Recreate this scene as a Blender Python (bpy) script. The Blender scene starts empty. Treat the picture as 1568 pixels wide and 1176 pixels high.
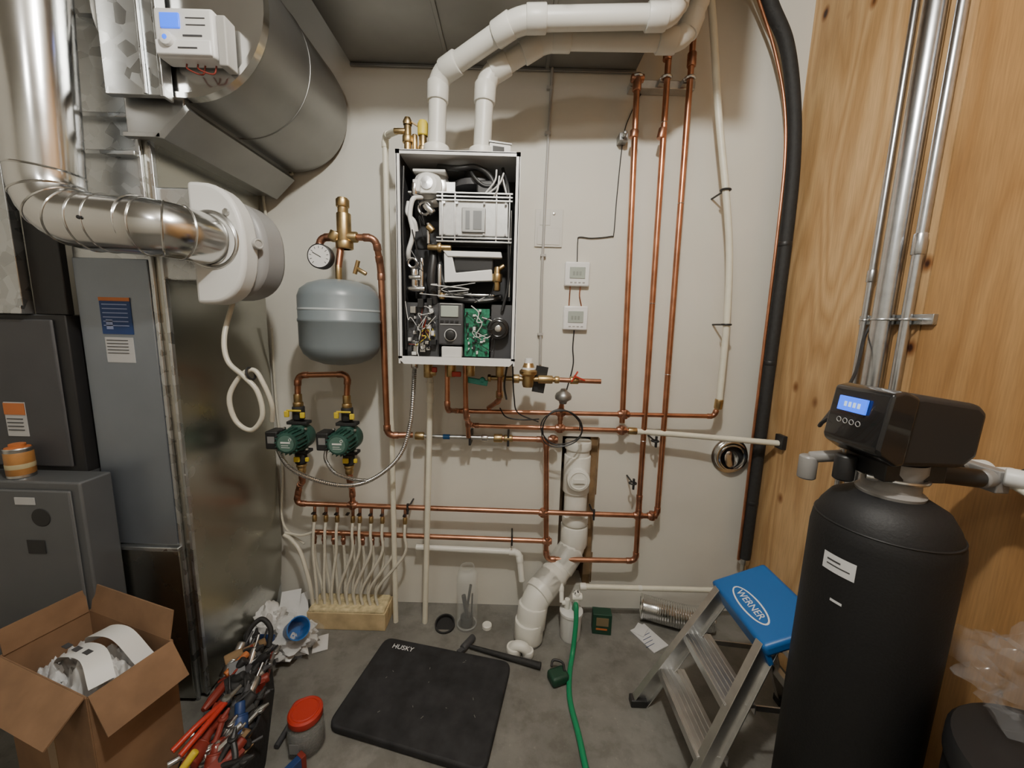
import bpy, math, random, bmesh
from mathutils import Vector, Matrix, noise
random.seed(7)
C=bpy.context.scene.collection
# ------------------------------------------------------------------ materials
MATS={}
def mat(name,col,met=0.0,rough=0.5,var=0.0,scale=20,bump=0.0,emit=0.0,alpha=1.0,trans=0.0,coat=0.0,rvar=0.0,kind='noise'):
    if name in MATS: return MATS[name]
    m=bpy.data.materials.new(name); m.use_nodes=True; nt=m.node_tree
    bs=nt.nodes['Principled BSDF']; c=(*col,1)
    bs.inputs['Base Color'].default_value=c; bs.inputs['Metallic'].default_value=met; bs.inputs['Roughness'].default_value=rough
    bs.inputs['Coat Weight'].default_value=coat
    if trans: bs.inputs['Transmission Weight'].default_value=trans
    if alpha<1: bs.inputs['Alpha'].default_value=alpha
    if emit: bs.inputs['Emission Color'].default_value=c; bs.inputs['Emission Strength'].default_value=emit
    tc=nt.nodes.new('ShaderNodeTexCoord')
    if kind=='voro':
        nz=nt.nodes.new('ShaderNodeTexVoronoi'); nz.inputs['Scale'].default_value=scale; sep=nt.nodes.new('ShaderNodeSeparateColor')
        nt.links.new(tc.outputs['Object'],nz.inputs['Vector']); nt.links.new(nz.outputs['Color'],sep.inputs[0]); fac=sep.outputs[0]
    else:
        nz=nt.nodes.new('ShaderNodeTexNoise'); nz.inputs['Scale'].default_value=scale; nz.inputs['Detail'].default_value=5
        nt.links.new(tc.outputs['Object'],nz.inputs['Vector']); fac=nz.outputs['Fac']
    if var:
        r=nt.nodes.new('ShaderNodeValToRGB'); r.color_ramp.elements[0].position=.3 if kind!='voro' else 0; r.color_ramp.elements[1].position=.7 if kind!='voro' else 1
        r.color_ramp.elements[0].color=(*[max(0,x*(1-var)) for x in col],1); r.color_ramp.elements[1].color=(*[min(1,x*(1+var)) for x in col],1)
        nt.links.new(fac,r.inputs[0]); nt.links.new(r.outputs[0],bs.inputs['Base Color'])
    if rvar:
        mr=nt.nodes.new('ShaderNodeMapRange'); mr.inputs['To Min'].default_value=max(0.02,rough-rvar); mr.inputs['To Max'].default_value=rough+rvar
        nt.links.new(fac,mr.inputs['Value']); nt.links.new(mr.outputs[0],bs.inputs['Roughness'])
    if bump:
        b=nt.nodes.new('ShaderNodeBump'); b.inputs['Strength'].default_value=bump; b.inputs['Distance'].default_value=.01
        nt.links.new(fac,b.inputs['Height']); nt.links.new(b.outputs[0],bs.inputs['Normal'])
    MATS[name]=m; return m
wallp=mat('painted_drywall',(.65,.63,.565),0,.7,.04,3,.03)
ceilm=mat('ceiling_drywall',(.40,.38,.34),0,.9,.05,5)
galv=mat('galvanized_steel',(.55,.57,.58),.95,.31,.18,30,0,rvar=.08,kind='voro')
galvs=mat('sheet_metal',(.46,.46,.42),1,.26,.1,3,.05,rvar=.08)
galvd=mat('sheet_metal_dull',(.31,.31,.30),.9,.40,.12,4,.05)
shiny=mat('bright_duct_metal',(.72,.72,.71),1,.19,.05,8,.03,rvar=.05)
emt=mat('conduit_steel',(.62,.64,.67),1,.27,.1,40)
copper=mat('copper',(.56,.27,.165),1,.32,.24,14,0,rvar=.1)
copperd=mat('copper_fitting',(.46,.23,.15),1,.38,.3,30)
brass=mat('brass',(.52,.38,.19),1,.36,.2,30)
steel=mat('stainless',(.60,.60,.59),1,.28,.08,30)
cast=mat('cast_aluminium',(.50,.50,.49),.5,.45,.08,60)
chrome=mat('silver_fitting',(.7,.7,.7),1,.2)
pvc=mat('pvc_grey_white',(.60,.59,.54),0,.42,.04,6)
pvcw=mat('pvc_white',(.74,.73,.67),0,.38,.05,8)
pex=mat('pex_plastic',(.72,.69,.57),0,.4,.05,20)
pexc=mat('pex_clear',(.58,.55,.46),0,.3,.05,20)
white=mat('white_enamel',(.78,.78,.77),0,.3)
whitep=mat('white_plastic',(.70,.70,.68),0,.4)
black=mat('black_plastic',(.018,.018,.019),0,.45)
blackg=mat('black_gloss',(.012,.012,.013),0,.22,coat=.4)
blackr=mat('black_rubber',(.02,.02,.02),0,.7,.2,60,.2)
jacket=mat('neoprene_jacket',(.008,.008,.009),0,.6,.2,200,.1)
inner=mat('boiler_interior',(.03,.03,.032),0,.55,.2,20)
dgrey=mat('dark_grey_cabinet',(.07,.07,.075),.2,.5,.1,5)
mgrey=mat('grey_cabinet',(.115,.12,.125),.3,.42,.08,5)
bgrey=mat('blue_grey_cabinet',(.25,.28,.32),.7,.32,.08,4,rvar=.08)
tankm=mat('tank_grey_enamel',(.19,.225,.245),0,.35,.05,5)
green=mat('pump_green',(.025,.08,.062),0,.45,.2,30)
pcb=mat('circuit_board',(.02,.18,.10),0,.4,.5,90)
yel=mat('yellow_plastic',(.66,.50,.04),0,.5)
red=mat('red_plastic',(.45,.035,.02),0,.4)
redd=mat('red_dark_grip',(.20,.025,.015),0,.5)
orange=mat('orange_paint',(.48,.15,.04),0,.5)
amber=mat('amber_can',(.36,.17,.05),0,.4,.25,20)
blue=mat('blue_plastic',(.012,.12,.38),0,.4)
blued=mat('blue_dark',(.015,.045,.16),0,.5)
teal=mat('teal_handle',(.05,.35,.30),0,.4)
lcdb=mat('lcd_blue',(.02,.12,.9),0,.3,emit=1.6)
lcdg=mat('lcd_grey',(.36,.40,.36),0,.3)
paper=mat('paper',(.66,.66,.66),0,.8,.05,20)
textw=mat('white_print',(.8,.8,.8),0,.6)
card=mat('cardboard',(.235,.135,.073),0,.85,.15,12,.05)
woodb=mat('raw_lumber',(.50,.39,.22),0,.8,.25,15,.1)
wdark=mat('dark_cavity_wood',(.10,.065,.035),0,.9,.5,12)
wmid=mat('old_stud_wood',(.22,.14,.07),0,.85,.4,14)
alu=mat('aluminium',(.66,.66,.65),1,.36,.08,25)
hose=mat('green_hose',(.01,.24,.10),0,.4)
glass=mat('clear_plastic',(.75,.78,.76),0,.08,alpha=.22)
film=mat('plastic_film',(.55,.57,.6),0,.08,alpha=.08)
matm=mat('foam_mat',(.018,.018,.02),0,.75,.5,18,.1)
vinyl=mat('cable_grey',(.38,.37,.35),0,.5)
dgreen=mat('dark_green',(.01,.05,.028),0,.5)
pgrey=mat('paper_grey',(.45,.45,.45),0,.7)
fabric=mat('bag_fabric',(.015,.015,.017),0,.8,.4,80,.3)
bagw=mat('white_bag_plastic',(.62,.62,.61),0,.35,.06,12)

def concrete():
    m=bpy.data.materials.new('concrete'); m.use_nodes=True; nt=m.node_tree; N=nt.nodes; L=nt.links
    bs=N['Principled BSDF']; tc=N.new('ShaderNodeTexCoord')
    def nz(s,d,a,b,ca,cb):
        n=N.new('ShaderNodeTexNoise'); n.inputs['Scale'].default_value=s; n.inputs['Detail'].default_value=d; n.inputs['Roughness'].default_value=.65; L.new(tc.outputs['Object'],n.inputs[0])
        r=N.new('ShaderNodeValToRGB'); r.color_ramp.elements[0].position=a; r.color_ramp.elements[1].position=b; r.color_ramp.elements[0].color=(*ca,1); r.color_ramp.elements[1].color=(*cb,1); L.new(n.outputs[0],r.inputs[0]); return n,r
    n1,r1=nz(3.5,8,.3,.7,(.13,.125,.108),(.235,.228,.205))
    n2,r2=nz(9,6,.40,.52,(.6,.58,.55),(1,1,1))
    n3,r3=nz(60,4,.62,.72,(1,1,1),(1.5,1.48,1.42))
    a=N.new('ShaderNodeMix'); a.data_type='RGBA'; a.blend_type='MULTIPLY'; a.inputs[0].default_value=.55; L.new(r1.outputs[0],a.inputs[6]); L.new(r2.outputs[0],a.inputs[7])
    c=N.new('ShaderNodeMix'); c.data_type='RGBA'; c.blend_type='MULTIPLY'; c.inputs[0].default_value=.6; L.new(a.outputs[2],c.inputs[6]); L.new(r3.outputs[0],c.inputs[7])
    L.new(c.outputs[2],bs.inputs['Base Color'])
    mr=N.new('ShaderNodeMapRange'); mr.inputs['To Min'].default_value=.5; mr.inputs['To Max'].default_value=.9; L.new(n1.outputs[0],mr.inputs[0]); L.new(mr.outputs[0],bs.inputs['Roughness'])
    b=N.new('ShaderNodeBump'); b.inputs['Strength'].default_value=.2; b.inputs['Distance'].default_value=.005; L.new(n3.outputs[0],b.inputs['Height']); L.new(b.outputs[0],bs.inputs['Normal'])
    return m
conc=concrete()

def plywood(name,c0,c1,knots,ns):
    m=bpy.data.materials.new(name); m.use_nodes=True; nt=m.node_tree; N=nt.nodes; L=nt.links
    bs=N['Principled BSDF']; bs.inputs['Roughness'].default_value=.5
    tc=N.new('ShaderNodeTexCoord')
    mp=N.new('ShaderNodeMapping'); mp.inputs['Scale'].default_value=(1,1,.16); L.new(tc.outputs['Object'],mp.inputs[0])
    n1=N.new('ShaderNodeTexNoise'); n1.inputs['Scale'].default_value=ns; n1.inputs['Detail'].default_value=2; L.new(mp.outputs[0],n1.inputs[0])
    mm=N.new('ShaderNodeMath'); mm.operation='MULTIPLY'; mm.inputs[1].default_value=13; L.new(n1.outputs[0],mm.inputs[0])
    fr=N.new('ShaderNodeMath'); fr.operation='PINGPONG'; fr.inputs[1].default_value=.5; L.new(mm.outputs[0],fr.inputs[0])
    rp=N.new('ShaderNodeValToRGB'); e=rp.color_ramp.elements
    e[0].color=(*c0,1); e[1].color=(*c1,1); e[0].position=.0; e[1].position=.42; L.new(fr.outputs[0],rp.inputs[0])
    mp2=N.new('ShaderNodeMapping'); mp2.inputs['Scale'].default_value=(1,60,3); L.new(tc.outputs['Object'],mp2.inputs[0])
    n2=N.new('ShaderNodeTexNoise'); n2.inputs['Scale'].default_value=4; L.new(mp2.outputs[0],n2.inputs[0])
    mx=N.new('ShaderNodeMix'); mx.data_type='RGBA'; mx.blend_type='MULTIPLY'; mx.inputs[0].default_value=.45
    L.new(rp.outputs[0],mx.inputs[6]); L.new(n2.outputs[0],mx.inputs[7])
    n3=N.new('ShaderNodeTexNoise'); n3.inputs['Scale'].default_value=2.5; n3.inputs['Detail'].default_value=6; L.new(tc.outputs['Object'],n3.inputs[0])
    r3=N.new('ShaderNodeValToRGB'); r3.color_ramp.elements[0].position=.35; r3.color_ramp.elements[0].color=(.72,.66,.58,1); r3.color_ramp.elements[1].position=.65; L.new(n3.outputs[0],r3.inputs[0])
    mb=N.new('ShaderNodeMix'); mb.data_type='RGBA'; mb.blend_type='MULTIPLY'; mb.inputs[0].default_value=.6; L.new(mx.outputs[2],mb.inputs[6]); L.new(r3.outputs[0],mb.inputs[7])
    mp3=N.new('ShaderNodeMapping'); mp3.inputs['Scale'].default_value=(0,1,.7); mp3.inputs['Location'].default_value=(0,.37,.1); L.new(tc.outputs['Object'],mp3.inputs[0])
    vo=N.new('ShaderNodeTexVoronoi'); vo.inputs['Scale'].default_value=8; L.new(mp3.outputs[0],vo.inputs[0])
    kr=N.new('ShaderNodeValToRGB'); k=kr.color_ramp.elements; k[0].position=.06; k[0].color=(.07,.025,.01,1); k[1].position=.18; k[1].color=(1,1,1,1)
    kk=k.new(.095); kk.color=(.45,.3,.2,1)
    L.new(vo.outputs['Distance'],kr.inputs[0])
    sp=N.new('ShaderNodeSeparateColor'); L.new(vo.outputs['Color'],sp.inputs[0])
    gt=N.new('ShaderNodeMath'); gt.operation='GREATER_THAN'; gt.inputs[1].default_value=knots; L.new(sp.outputs[0],gt.inputs[0])
    mk=N.new('ShaderNodeMix'); mk.data_type='RGBA'; mk.blend_type='MULTIPLY'; L.new(gt.outputs[0],mk.inputs[0]); L.new(mb.outputs[2],mk.inputs[6]); L.new(kr.outputs[0],mk.inputs[7])
    L.new(mk.outputs[2],bs.inputs['Base Color']); return m
ply=plywood('plywood_knotty',(.60,.36,.155),(.78,.51,.25),.58,3.6)
ply2=plywood('plywood_smooth',(.47,.25,.09),(.57,.325,.13),.985,2.2)

# ------------------------------------------------------------------ geometry helpers
def frame(ax):
    ax=Vector(ax).normalized(); t=Vector((0,0,1)) if abs(ax.z)<.9 else Vector((1,0,0))
    a=ax.cross(t).normalized(); b=ax.cross(a).normalized(); return a,b,ax
def lathe(o,ax,prof,seg=24,a0=0,a1=2*math.pi):
    o=Vector(o); a,b,n=frame(ax); v=[];f=[]; full=abs(a1-a0-2*math.pi)<1e-6; k=seg if full else seg+1
    for r,h in prof:
        r=max(r,1e-4)
        for i in range(k):
            t=a0+(a1-a0)*i/seg; v.append(o+n*h+a*(r*math.cos(t))+b*(r*math.sin(t)))
    for j in range(len(prof)-1):
        for i in range(seg):
            i2=(i+1)%k; f.append((j*k+i,j*k+i2,(j+1)*k+i2,(j+1)*k+i))
    return v,f
def cyl(p0,p1,r,seg=20,r2=None):
    p0=Vector(p0);p1=Vector(p1);L=(p1-p0).length; r2=r if r2 is None else r2
    return lathe(p0,p1-p0,[(0,0),(r,0),(r2,L),(0,L)],seg)
def rcyl(p0,p1,r,e=.004,seg=24):
    p0=Vector(p0);p1=Vector(p1);L=(p1-p0).length; e=min(e,r*.6,L*.4)
    return lathe(p0,p1-p0,[(0,0),(r-e,0),(r-e*.3,e*.3),(r,e),(r,L-e),(r-e*.3,L-e*.3),(r-e,L),(0,L)],seg)
def box(c,s,rot=None):
    x,y,z=[k/2 for k in s]; v=[Vector((i*x,j*y,k*z)) for i in(-1,1) for j in(-1,1) for k in(-1,1)]
    if rot is not None:
        if not isinstance(rot,Matrix): rot=Matrix.Rotation(rot,3,'Z')
        v=[rot@q for q in v]
    v=[q+Vector(c) for q in v]
    return v,[(0,1,3,2),(4,6,7,5),(0,4,5,1),(2,3,7,6),(0,2,6,4),(1,5,7,3)]
def bb(x0,x1,y0,y1,z0,z1): return box(((x0+x1)/2,(y0+y1)/2,(z0+z1)/2),(x1-x0,y1-y0,z1-z0))
def fillet(pts,rad,n=6):
    pts=[Vector(p) for p in pts]; out=[pts[0]]; marks=[]
    for i in range(1,len(pts)-1):
        p=pts[i];d1=pts[i-1]-p;d2=pts[i+1]-p; rr=min(rad,.45*d1.length,.45*d2.length)
        a=p+d1.normalized()*rr;b=p+d2.normalized()*rr
        marks+= [(a,d1.normalized()),(b,d2.normalized())]
        for k in range(n+1):
            t=k/n; out.append(a*(1-t)**2+p*2*t*(1-t)+b*t*t)
    out.append(pts[-1]); return out,marks
def sweep(P,r,seg=14,rf=None):
    P=[Vector(p) for p in P]; Q=[P[0]]
    for p in P[1:]:
        if (p-Q[-1]).length>1e-5: Q.append(p)
    P=Q; v=[];f=[];n=len(P); prev=None
    for i in range(n):
        t=(P[min(i+1,n-1)]-P[max(i-1,0)]).normalized()
        if prev is None: a,b,_=frame(t)
        else:
            a=prev-t*prev.dot(t); a.normalize(); b=t.cross(a)
        prev=a; rr=rf(i/(n-1)) if rf else r
        for k in range(seg):
            w=2*math.pi*k/seg; v.append(P[i]+a*(rr*math.cos(w))+b*(rr*math.sin(w)))
    for i in range(n-1):
        for k in range(seg):
            k2=(k+1)%seg; f.append((i*seg+k,i*seg+k2,(i+1)*seg+k2,(i+1)*seg+k))
    f.append(tuple(range(seg))[::-1]); f.append(tuple((n-1)*seg+k for k in range(seg))); return v,f
def cat(pts,n=8):
    p=[Vector(q) for q in pts]; p=[p[0]*2-p[1]]+p+[p[-1]*2-p[-2]]; o=[]
    for i in range(1,len(p)-2):
        for k in range(n):
            t=k/n; o.append(.5*((2*p[i])+(p[i+1]-p[i-1])*t+(2*p[i-1]-5*p[i]+4*p[i+1]-p[i+2])*t*t+(3*p[i]-p[i-1]-3*p[i+1]+p[i+2])*t**3))
    o.append(p[-2]); return o
def pipe(pts,r,rad=None,coll=1.0,seg=14):
    """rigid pipe with elbows and sockets; returns (tube meshes, fitting meshes)"""
    rad=rad or r*2.6; P,m=fillet(pts,rad); fit=[]
    if coll:
        for q,d in m: fit.append(rcyl(q-d*r*.9,q+d*r*1.1,r*1.2,r*.12,seg))
        for i in range(0,len(m),2):
            a,c,b=m[i][0],Vector(pts[i//2+1]),m[i+1][0]
            fit.append(sweep([a*(1-t)**2+c*2*t*(1-t)+b*t*t for t in [k/6 for k in range(7)]],r*1.12,seg))
    return [sweep(P,r,seg)],fit
def hosep(pts,r,seg=10,n=10): return sweep(cat(pts,n),r,seg)
def extr(poly,ax,d,o=(0,0,0)):
    n=len(poly);v=[]
    for s in (0,d):
        for a,b in poly:
            v.append(Vector((a,s,b) if ax=='y' else ((s,a,b) if ax=='x' else (a,b,s)))+Vector(o))
    f=[tuple(range(n)),tuple(range(2*n-1,n-1,-1))]+[(i,(i+1)%n,n+(i+1)%n,n+i) for i in range(n)]
    return v,f
def torus(c,ax,R,r,seg=32,s2=8):
    a,b,n=frame(ax);c=Vector(c);v=[];f=[]
    for i in range(seg):
        t=2*math.pi*i/seg;d=a*math.cos(t)+b*math.sin(t)
        for k in range(s2):
            w=2*math.pi*k/s2; v.append(c+d*(R+r*math.cos(w))+n*(r*math.sin(w)))
    for i in range(seg):
        for k in range(s2):
            i2=(i+1)%seg;k2=(k+1)%s2; f.append((i*s2+k,i2*s2+k,i2*s2+k2,i*s2+k2))
    return v,f
class Obj:
    def __init__(s,name):
        s.e=bpy.data.objects.new(name,None); C.objects.link(s.e); s.e.empty_display_size=.05; s.ch=[]
    def add(s,name,meshes,m,bev=0,ang=38):
        if isinstance(meshes,tuple): meshes=[meshes]
        if not meshes: return
        v=[];f=[]
        for a,b in meshes:
            o=len(v); v+=a; f+=[tuple(i+o for i in q) for q in b]
        me=bpy.data.meshes.new(name); me.from_pydata([tuple(q) for q in v],[],f); me.update()
        bm=bmesh.new(); bm.from_mesh(me); bmesh.ops.recalc_face_normals(bm,faces=bm.faces); bm.to_mesh(me); bm.free()
        for p in me.polygons: p.use_smooth=True
        me.set_sharp_from_angle(angle=math.radians(ang))
        me.materials.append(m); ob=bpy.data.objects.new(name,me); C.objects.link(ob); ob.parent=s.e; s.ch.append(ob)
        if bev:
            md=ob.modifiers.new('b','BEVEL'); md.width=bev; md.segments=3; md.limit_method='ANGLE'
        return ob
    def pipes(s,name,runs,r,m,mf=None,rad=None,coll=1):
        A=[];B=[]
        for q in runs:
            a,b=pipe(q,r,rad,coll); A+=a;B+=b
        s.add(name,A,m); 
        if B: s.add(name+'_fittings',B,mf or m)
    def text(s,name,body,size,loc,rot,m):
        c=bpy.data.curves.new(name,'FONT'); c.body=body; c.size=size; c.extrude=.0004; c.align_x='CENTER'; c.align_y='CENTER'; c.materials.append(m)
        o=bpy.data.objects.new(name,c); C.objects.link(o); o.parent=s.e; o.location=loc; o.rotation_euler=rot; s.ch.append(o)
    def done(s):
        mn=Vector((1e9,)*3);mx=-mn
        for o in s.ch:
            if o.type=='MESH':
                for v in o.data.vertices:
                    for i in range(3): mn[i]=min(mn[i],v.co[i]); mx[i]=max(mx[i],v.co[i])
        c=Vector(((mn.x+mx.x)/2,(mn.y+mx.y)/2,mn.z)); s.e.location=c
        for o in s.ch: o.matrix_parent_inverse=Matrix.Translation(-c)
OB=[]
def O(name): o=Obj(name); OB.append(o); return o
def shell(name,meshes,m):
    if isinstance(meshes,tuple): meshes=[meshes]
    v=[];f=[]
    for a,b in meshes:
        o=len(v); v+=a; f+=[tuple(i+o for i in q) for q in b]
    me=bpy.data.meshes.new(name); me.from_pydata([tuple(q) for q in v],[],f); me.update(); me.materials.append(m)
    ob=bpy.data.objects.new(name,me); C.objects.link(ob); return ob

# ------------------------------------------------------------------ room
shell('floor',bb(-2.5,1.3,-1.6,1.95,-.1,0),conc)
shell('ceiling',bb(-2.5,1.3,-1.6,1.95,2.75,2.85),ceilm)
HX0,HX1,HZ0,HZ1=.245,.415,.12,.885
shell('wall_back',[bb(-2.5,HX0,1.75,1.87,0,2.75),bb(HX1,1.19,1.75,1.87,0,2.75),bb(HX0,HX1,1.75,1.87,0,HZ0),bb(HX0,HX1,1.75,1.87,HZ1,2.75)],wallp)
shell('wall_left',bb(-2.5,-2.4,-1.6,1.75,0,2.75),wallp)
shell('wall_front',bb(-2.5,1.3,-1.7,-1.6,0,2.75),wallp)
wr=shell('wall_right',[bb(1.17,1.19,1.125,1.75,0,2.75),bb(1.17,1.19,-1.6,1.121,0,2.75)],ply)
wr.data.materials.append(ply2)
for i,p in enumerate(wr.data.polygons): p.material_index=1 if i>=6 else 0
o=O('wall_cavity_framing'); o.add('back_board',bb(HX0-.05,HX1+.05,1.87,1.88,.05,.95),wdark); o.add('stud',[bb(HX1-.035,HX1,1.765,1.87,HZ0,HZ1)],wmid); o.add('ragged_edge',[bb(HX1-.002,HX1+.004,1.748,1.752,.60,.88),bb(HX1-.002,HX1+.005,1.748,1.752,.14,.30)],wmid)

# ------------------------------------------------------------------ boiler
o=O('wall_hung_boiler')
X0,X1,YF,YB,Z0,Z1=-.414,.008,1.39,1.745,1.243,1.966
t=.007
o.add('case_sides',[bb(X0,X0+t,YF,YB,Z0,Z1),bb(X1-t,X1,YF,YB,Z0,Z1),bb(X0,X1,YF,YB,Z1-t,Z1)],white,.002)
o.add('case_flange',[bb(X0,X0+.014,YF,YF+.004,Z0+.02,Z1),bb(X1-.014,X1,YF,YF+.004,Z0+.02,Z1),bb(X0,X1,YF,YF+.004,Z1-.014,Z1)],white)
o.add('case_bottom_lip',extr([(X0,Z0+.02),(X0+.02,Z0),(X1-.02,Z0),(X1,Z0+.02),(X1,Z0+.028),(X0,Z0+.028)],'y',.01,(0,YF,0)),white)
o.add('inner_liner',[bb(X0+t,X0+t+.002,YF+.012,YB,Z0+.01,Z1-t),bb(X1-t-.002,X1-t,YF+.012,YB,Z0+.01,Z1-t)],inner)
o.add('back_panel',bb(X0+t,X1-t,YB-.1,YB-.005,Z0+.01,Z1-t),inner)
o.add('bottom_plate',bb(X0+t,X1-t,YF+.015,YB-.01,Z0+.003,Z0+.012),inner)
def b(u,w,d=.04): return (X0+u,YF+d,Z0+w)
def bx(u0,u1,w0,w1,d0,d1): return bb(X0+u0,X0+u1,YF+d0,YF+d1,Z0+w0,Z0+w1)
o.add('burner_block',[bx(.13,.40,.43,.60,.10,.24),bx(.02,.40,.24,.43,.16,.24),bx(.02,.13,.43,.70,.17,.24)],inner,.004)
o.add('heat_exchanger',[bx(.140,.393,.457,.575,.035,.10)],cast,.003)
o.add('exchanger_rails',[bx(.132,.399,w,w+.006,.028,.11) for w in (.434,.446,.572,.584,.596)]+[bx(u,u+.005,.434,.60,.03,.1) for u in (.15,.195,.34,.386)],steel,.001)
o.add('exchanger_bolts',[cyl(b(u,w,.036),b(u,w,.024),.004,8) for u in (.16,.205,.30,.375) for w in (.462,.565)],chrome)
o.add('exchanger_window',[bx(.222,.305,.468,.55,.026,.036)],galvd,.002)
o.add('exchanger_slots',[bx(.235,.250,.478,.54,.0245,.03),bx(.262,.292,.478,.54,.0245,.03)],mat('window_glass_grey',(.25,.26,.27),.3,.2))
o.add('flue_hood',[lathe(b(.26,.64,.15),(0,0,1),[(0,0),(.09,0),(.09,.02),(.045,.04),(.045,.078)],32)],dgrey)
o.add('fan_housing',[lathe(b(.105,.63,.14),(0,-1,0),[(0,0),(.062,0),(.066,.01),(.066,.05),(.055,.06),(.03,.062)],32),bx(.10,.19,.60,.65,.08,.13)],steel)
o.add('fan_motor',[lathe(b(.095,.635,.08),(0,-1,0),[(.050,0),(.050,.012),(.034,.03),(.0,.034)],32)],whitep)
o.add('fan_label',[lathe(b(.095,.635,.05),(0,-1,0),[(.022,0),(.022,.006),(0,.007)],24)],chrome)
o.add('fan_bracket',[bx(.045,.16,.672,.682,.05,.12),bx(.05,.075,.60,.64,.03,.06),bx(.03,.17,.598,.604,.04,.10)],whitep,.003)
o.add('top_hoses',[hosep([b(.13,.70,.08),b(.2,.685,.05),b(.27,.69,.05),b(.32,.66,.06),b(.34,.60,.05)],.010),hosep([b(.24,.70,.07),b(.26,.66,.05),b(.30,.63,.05),b(.36,.64,.06)],.006),
   hosep([b(.36,.70,.08),b(.385,.6,.04),b(.388,.45,.04),b(.39,.3,.05),b(.37,.2,.05)],.006),hosep([b(.11,.43,.08),b(.115,.38,.06),b(.11,.3,.05),b(.12,.22,.06)],.016),hosep([b(.13,.4,.08),b(.15,.3,.07),b(.2,.24,.06),b(.30,.235,.06),b(.36,.25,.08)],.012)],black)
o.add('ignition_box',[bx(.27,.33,.60,.65,.05,.10)],black,.006)
o.add('ignition_wires',[hosep([b(.30,.60,.04),b(.335,.64,.03),b(.34,.68,.04)],.003),hosep([b(.31,.60,.04),b(.35,.63,.03),b(.365,.67,.04)],.003),hosep([b(.33,.59,.04),b(.345,.61,.025),b(.35,.66,.04)],.003)],whitep)
o.add('white_hoses',[hosep([b(.075,.59,.06),b(.05,.575,.035),b(.04,.52,.03),b(.05,.46,.03),b(.034,.40,.03),b(.028,.37,.05)],.0085),hosep([b(.03,.57,.05),b(.028,.53,.04),b(.055,.5,.03),b(.06,.47,.04)],.007)],whitep)
o.add('steel_fittings',[rcyl(b(.048,.34,.05),b(.048,.27,.05),.016),rcyl(b(.03,.31,.04),b(.075,.31,.04),.010),rcyl(b(.09,.56,.04),b(.12,.53,.04),.014),cyl(b(.10,.5,.05),b(.10,.43,.05),.007),rcyl(b(.055,.63,.04),b(.055,.59,.04),.012),torus(b(.09,.545,.035),(0,1,0),.02,.005,20),torus(b(.045,.36,.04),(0,1,0),.016,.005,20),cyl(b(.36,.66,.05),b(.38,.59,.05),.006),
   rcyl(b(.075,.38,.05),b(.075,.25,.05),.009),rcyl(b(.025,.27,.04),b(.09,.27,.04),.011),cyl(b(.395,.55,.05),b(.395,.25,.05),.004),rcyl(b(.16,.255,.06),b(.34,.255,.06),.006),rcyl(b(.14,.36,.05),b(.14,.24,.05),.008)],chrome)
o.add('brass_fittings',[rcyl(b(.10,.415,.035),b(.185,.415,.035),.010),rcyl(b(.135,.415,.035),b(.15,.415,.035),.017),rcyl(b(.35,.27,.04),b(.35,.355,.04),.012),rcyl(b(.35,.30,.035),b(.35,.33,.035),.018),rcyl(b(.345,.34,.04),b(.375,.36,.04),.009),rcyl(b(.10,.49,.04),b(.12,.47,.04),.012),rcyl(b(.15,.26,.05),b(.15,.235,.05),.012)],brass)
o.add('siphon_cover',extr([(X0+.155,Z0+.405),(X0+.362,Z0+.405),(X0+.367,Z0+.385),(X0+.172,Z0+.385)],'y',.03,(0,YF+.03,0)),white,.003)
o.add('siphon_frame',[extr([(X0+.158,Z0+.40),(X0+.185,Z0+.40),(X0+.20,Z0+.33),(X0+.33,Z0+.345),(X0+.335,Z0+.305),(X0+.16,Z0+.295)],'y',.03,(0,YF+.035,0))],white,.003)
o.add('siphon_body',[bx(.19,.335,.335,.39,.045,.12)],black,.006)
o.add('control_panel',[bx(.142,.232,.072,.222,.01,.05)],dgrey,.006)
o.add('control_display',[bx(.152,.215,.172,.212,.006,.011)],lcdg,.002)
o.add('control_buttons',[bx(.150+.018*i,.162+.018*i,.153,.16,.006,.011) for i in range(4)],black)
o.add('control_knob',[rcyl(b(.187,.108,.01),b(.187,.108,-.006),.017)],black)
o.add('knob_ring',[torus(b(.187,.108,.008),(0,1,0),.021,.0016)],whitep)
o.add('control_marks',[bx(.15,.224,.145,.147,.007,.0105),bx(.15,.224,.222-.005,.222-.003,.007,.0105)],whitep)
o.add('main_circuit_board',[bx(.234,.325,.03,.205,.04,.045)],pcb)
comp=[];compw=[];compb=[]
for i in range(40):
    u=random.uniform(.238,.312);w=random.uniform(.035,.195);s=random.uniform(.003,.010)
    (compb if i%3 else compw).append(bx(u,u+s,w,w+s*random.uniform(.6,1.8),.03,.041))
for i in range(34):
    u=random.uniform(.025,.115);w=random.uniform(.03,.215);s=random.uniform(.006,.020)
    [comp,compw,compb][i%3].append(bx(u,u+s,w,w+s*random.uniform(.5,1.6),random.uniform(.02,.03),.05))
o.add('terminal_rail',[bx(.02,.138,.02,.222,.05,.06),bx(.33,.41,.02,.222,.06,.07)],dgrey)
o.add('components_steel',comp,steel,.001); o.add('components_white',compw,whitep,.001); o.add('components_black',compb,black,.001)
o.add('terminal_block',[bx(.155,.228,.028,.066,.005,.04)]+[bx(.16,.20,.0,.028,.01,.03)],whitep,.003)
o.add('gas_valve',[rcyl(b(.358,.135,.05),b(.358,.135,.02),.04),torus(b(.358,.135,.02),(0,1,0),.028,.003)],blackg)
o.add('gas_valve_cap',[rcyl(b(.358,.135,.021),b(.358,.135,.012),.013)],chrome)
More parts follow.
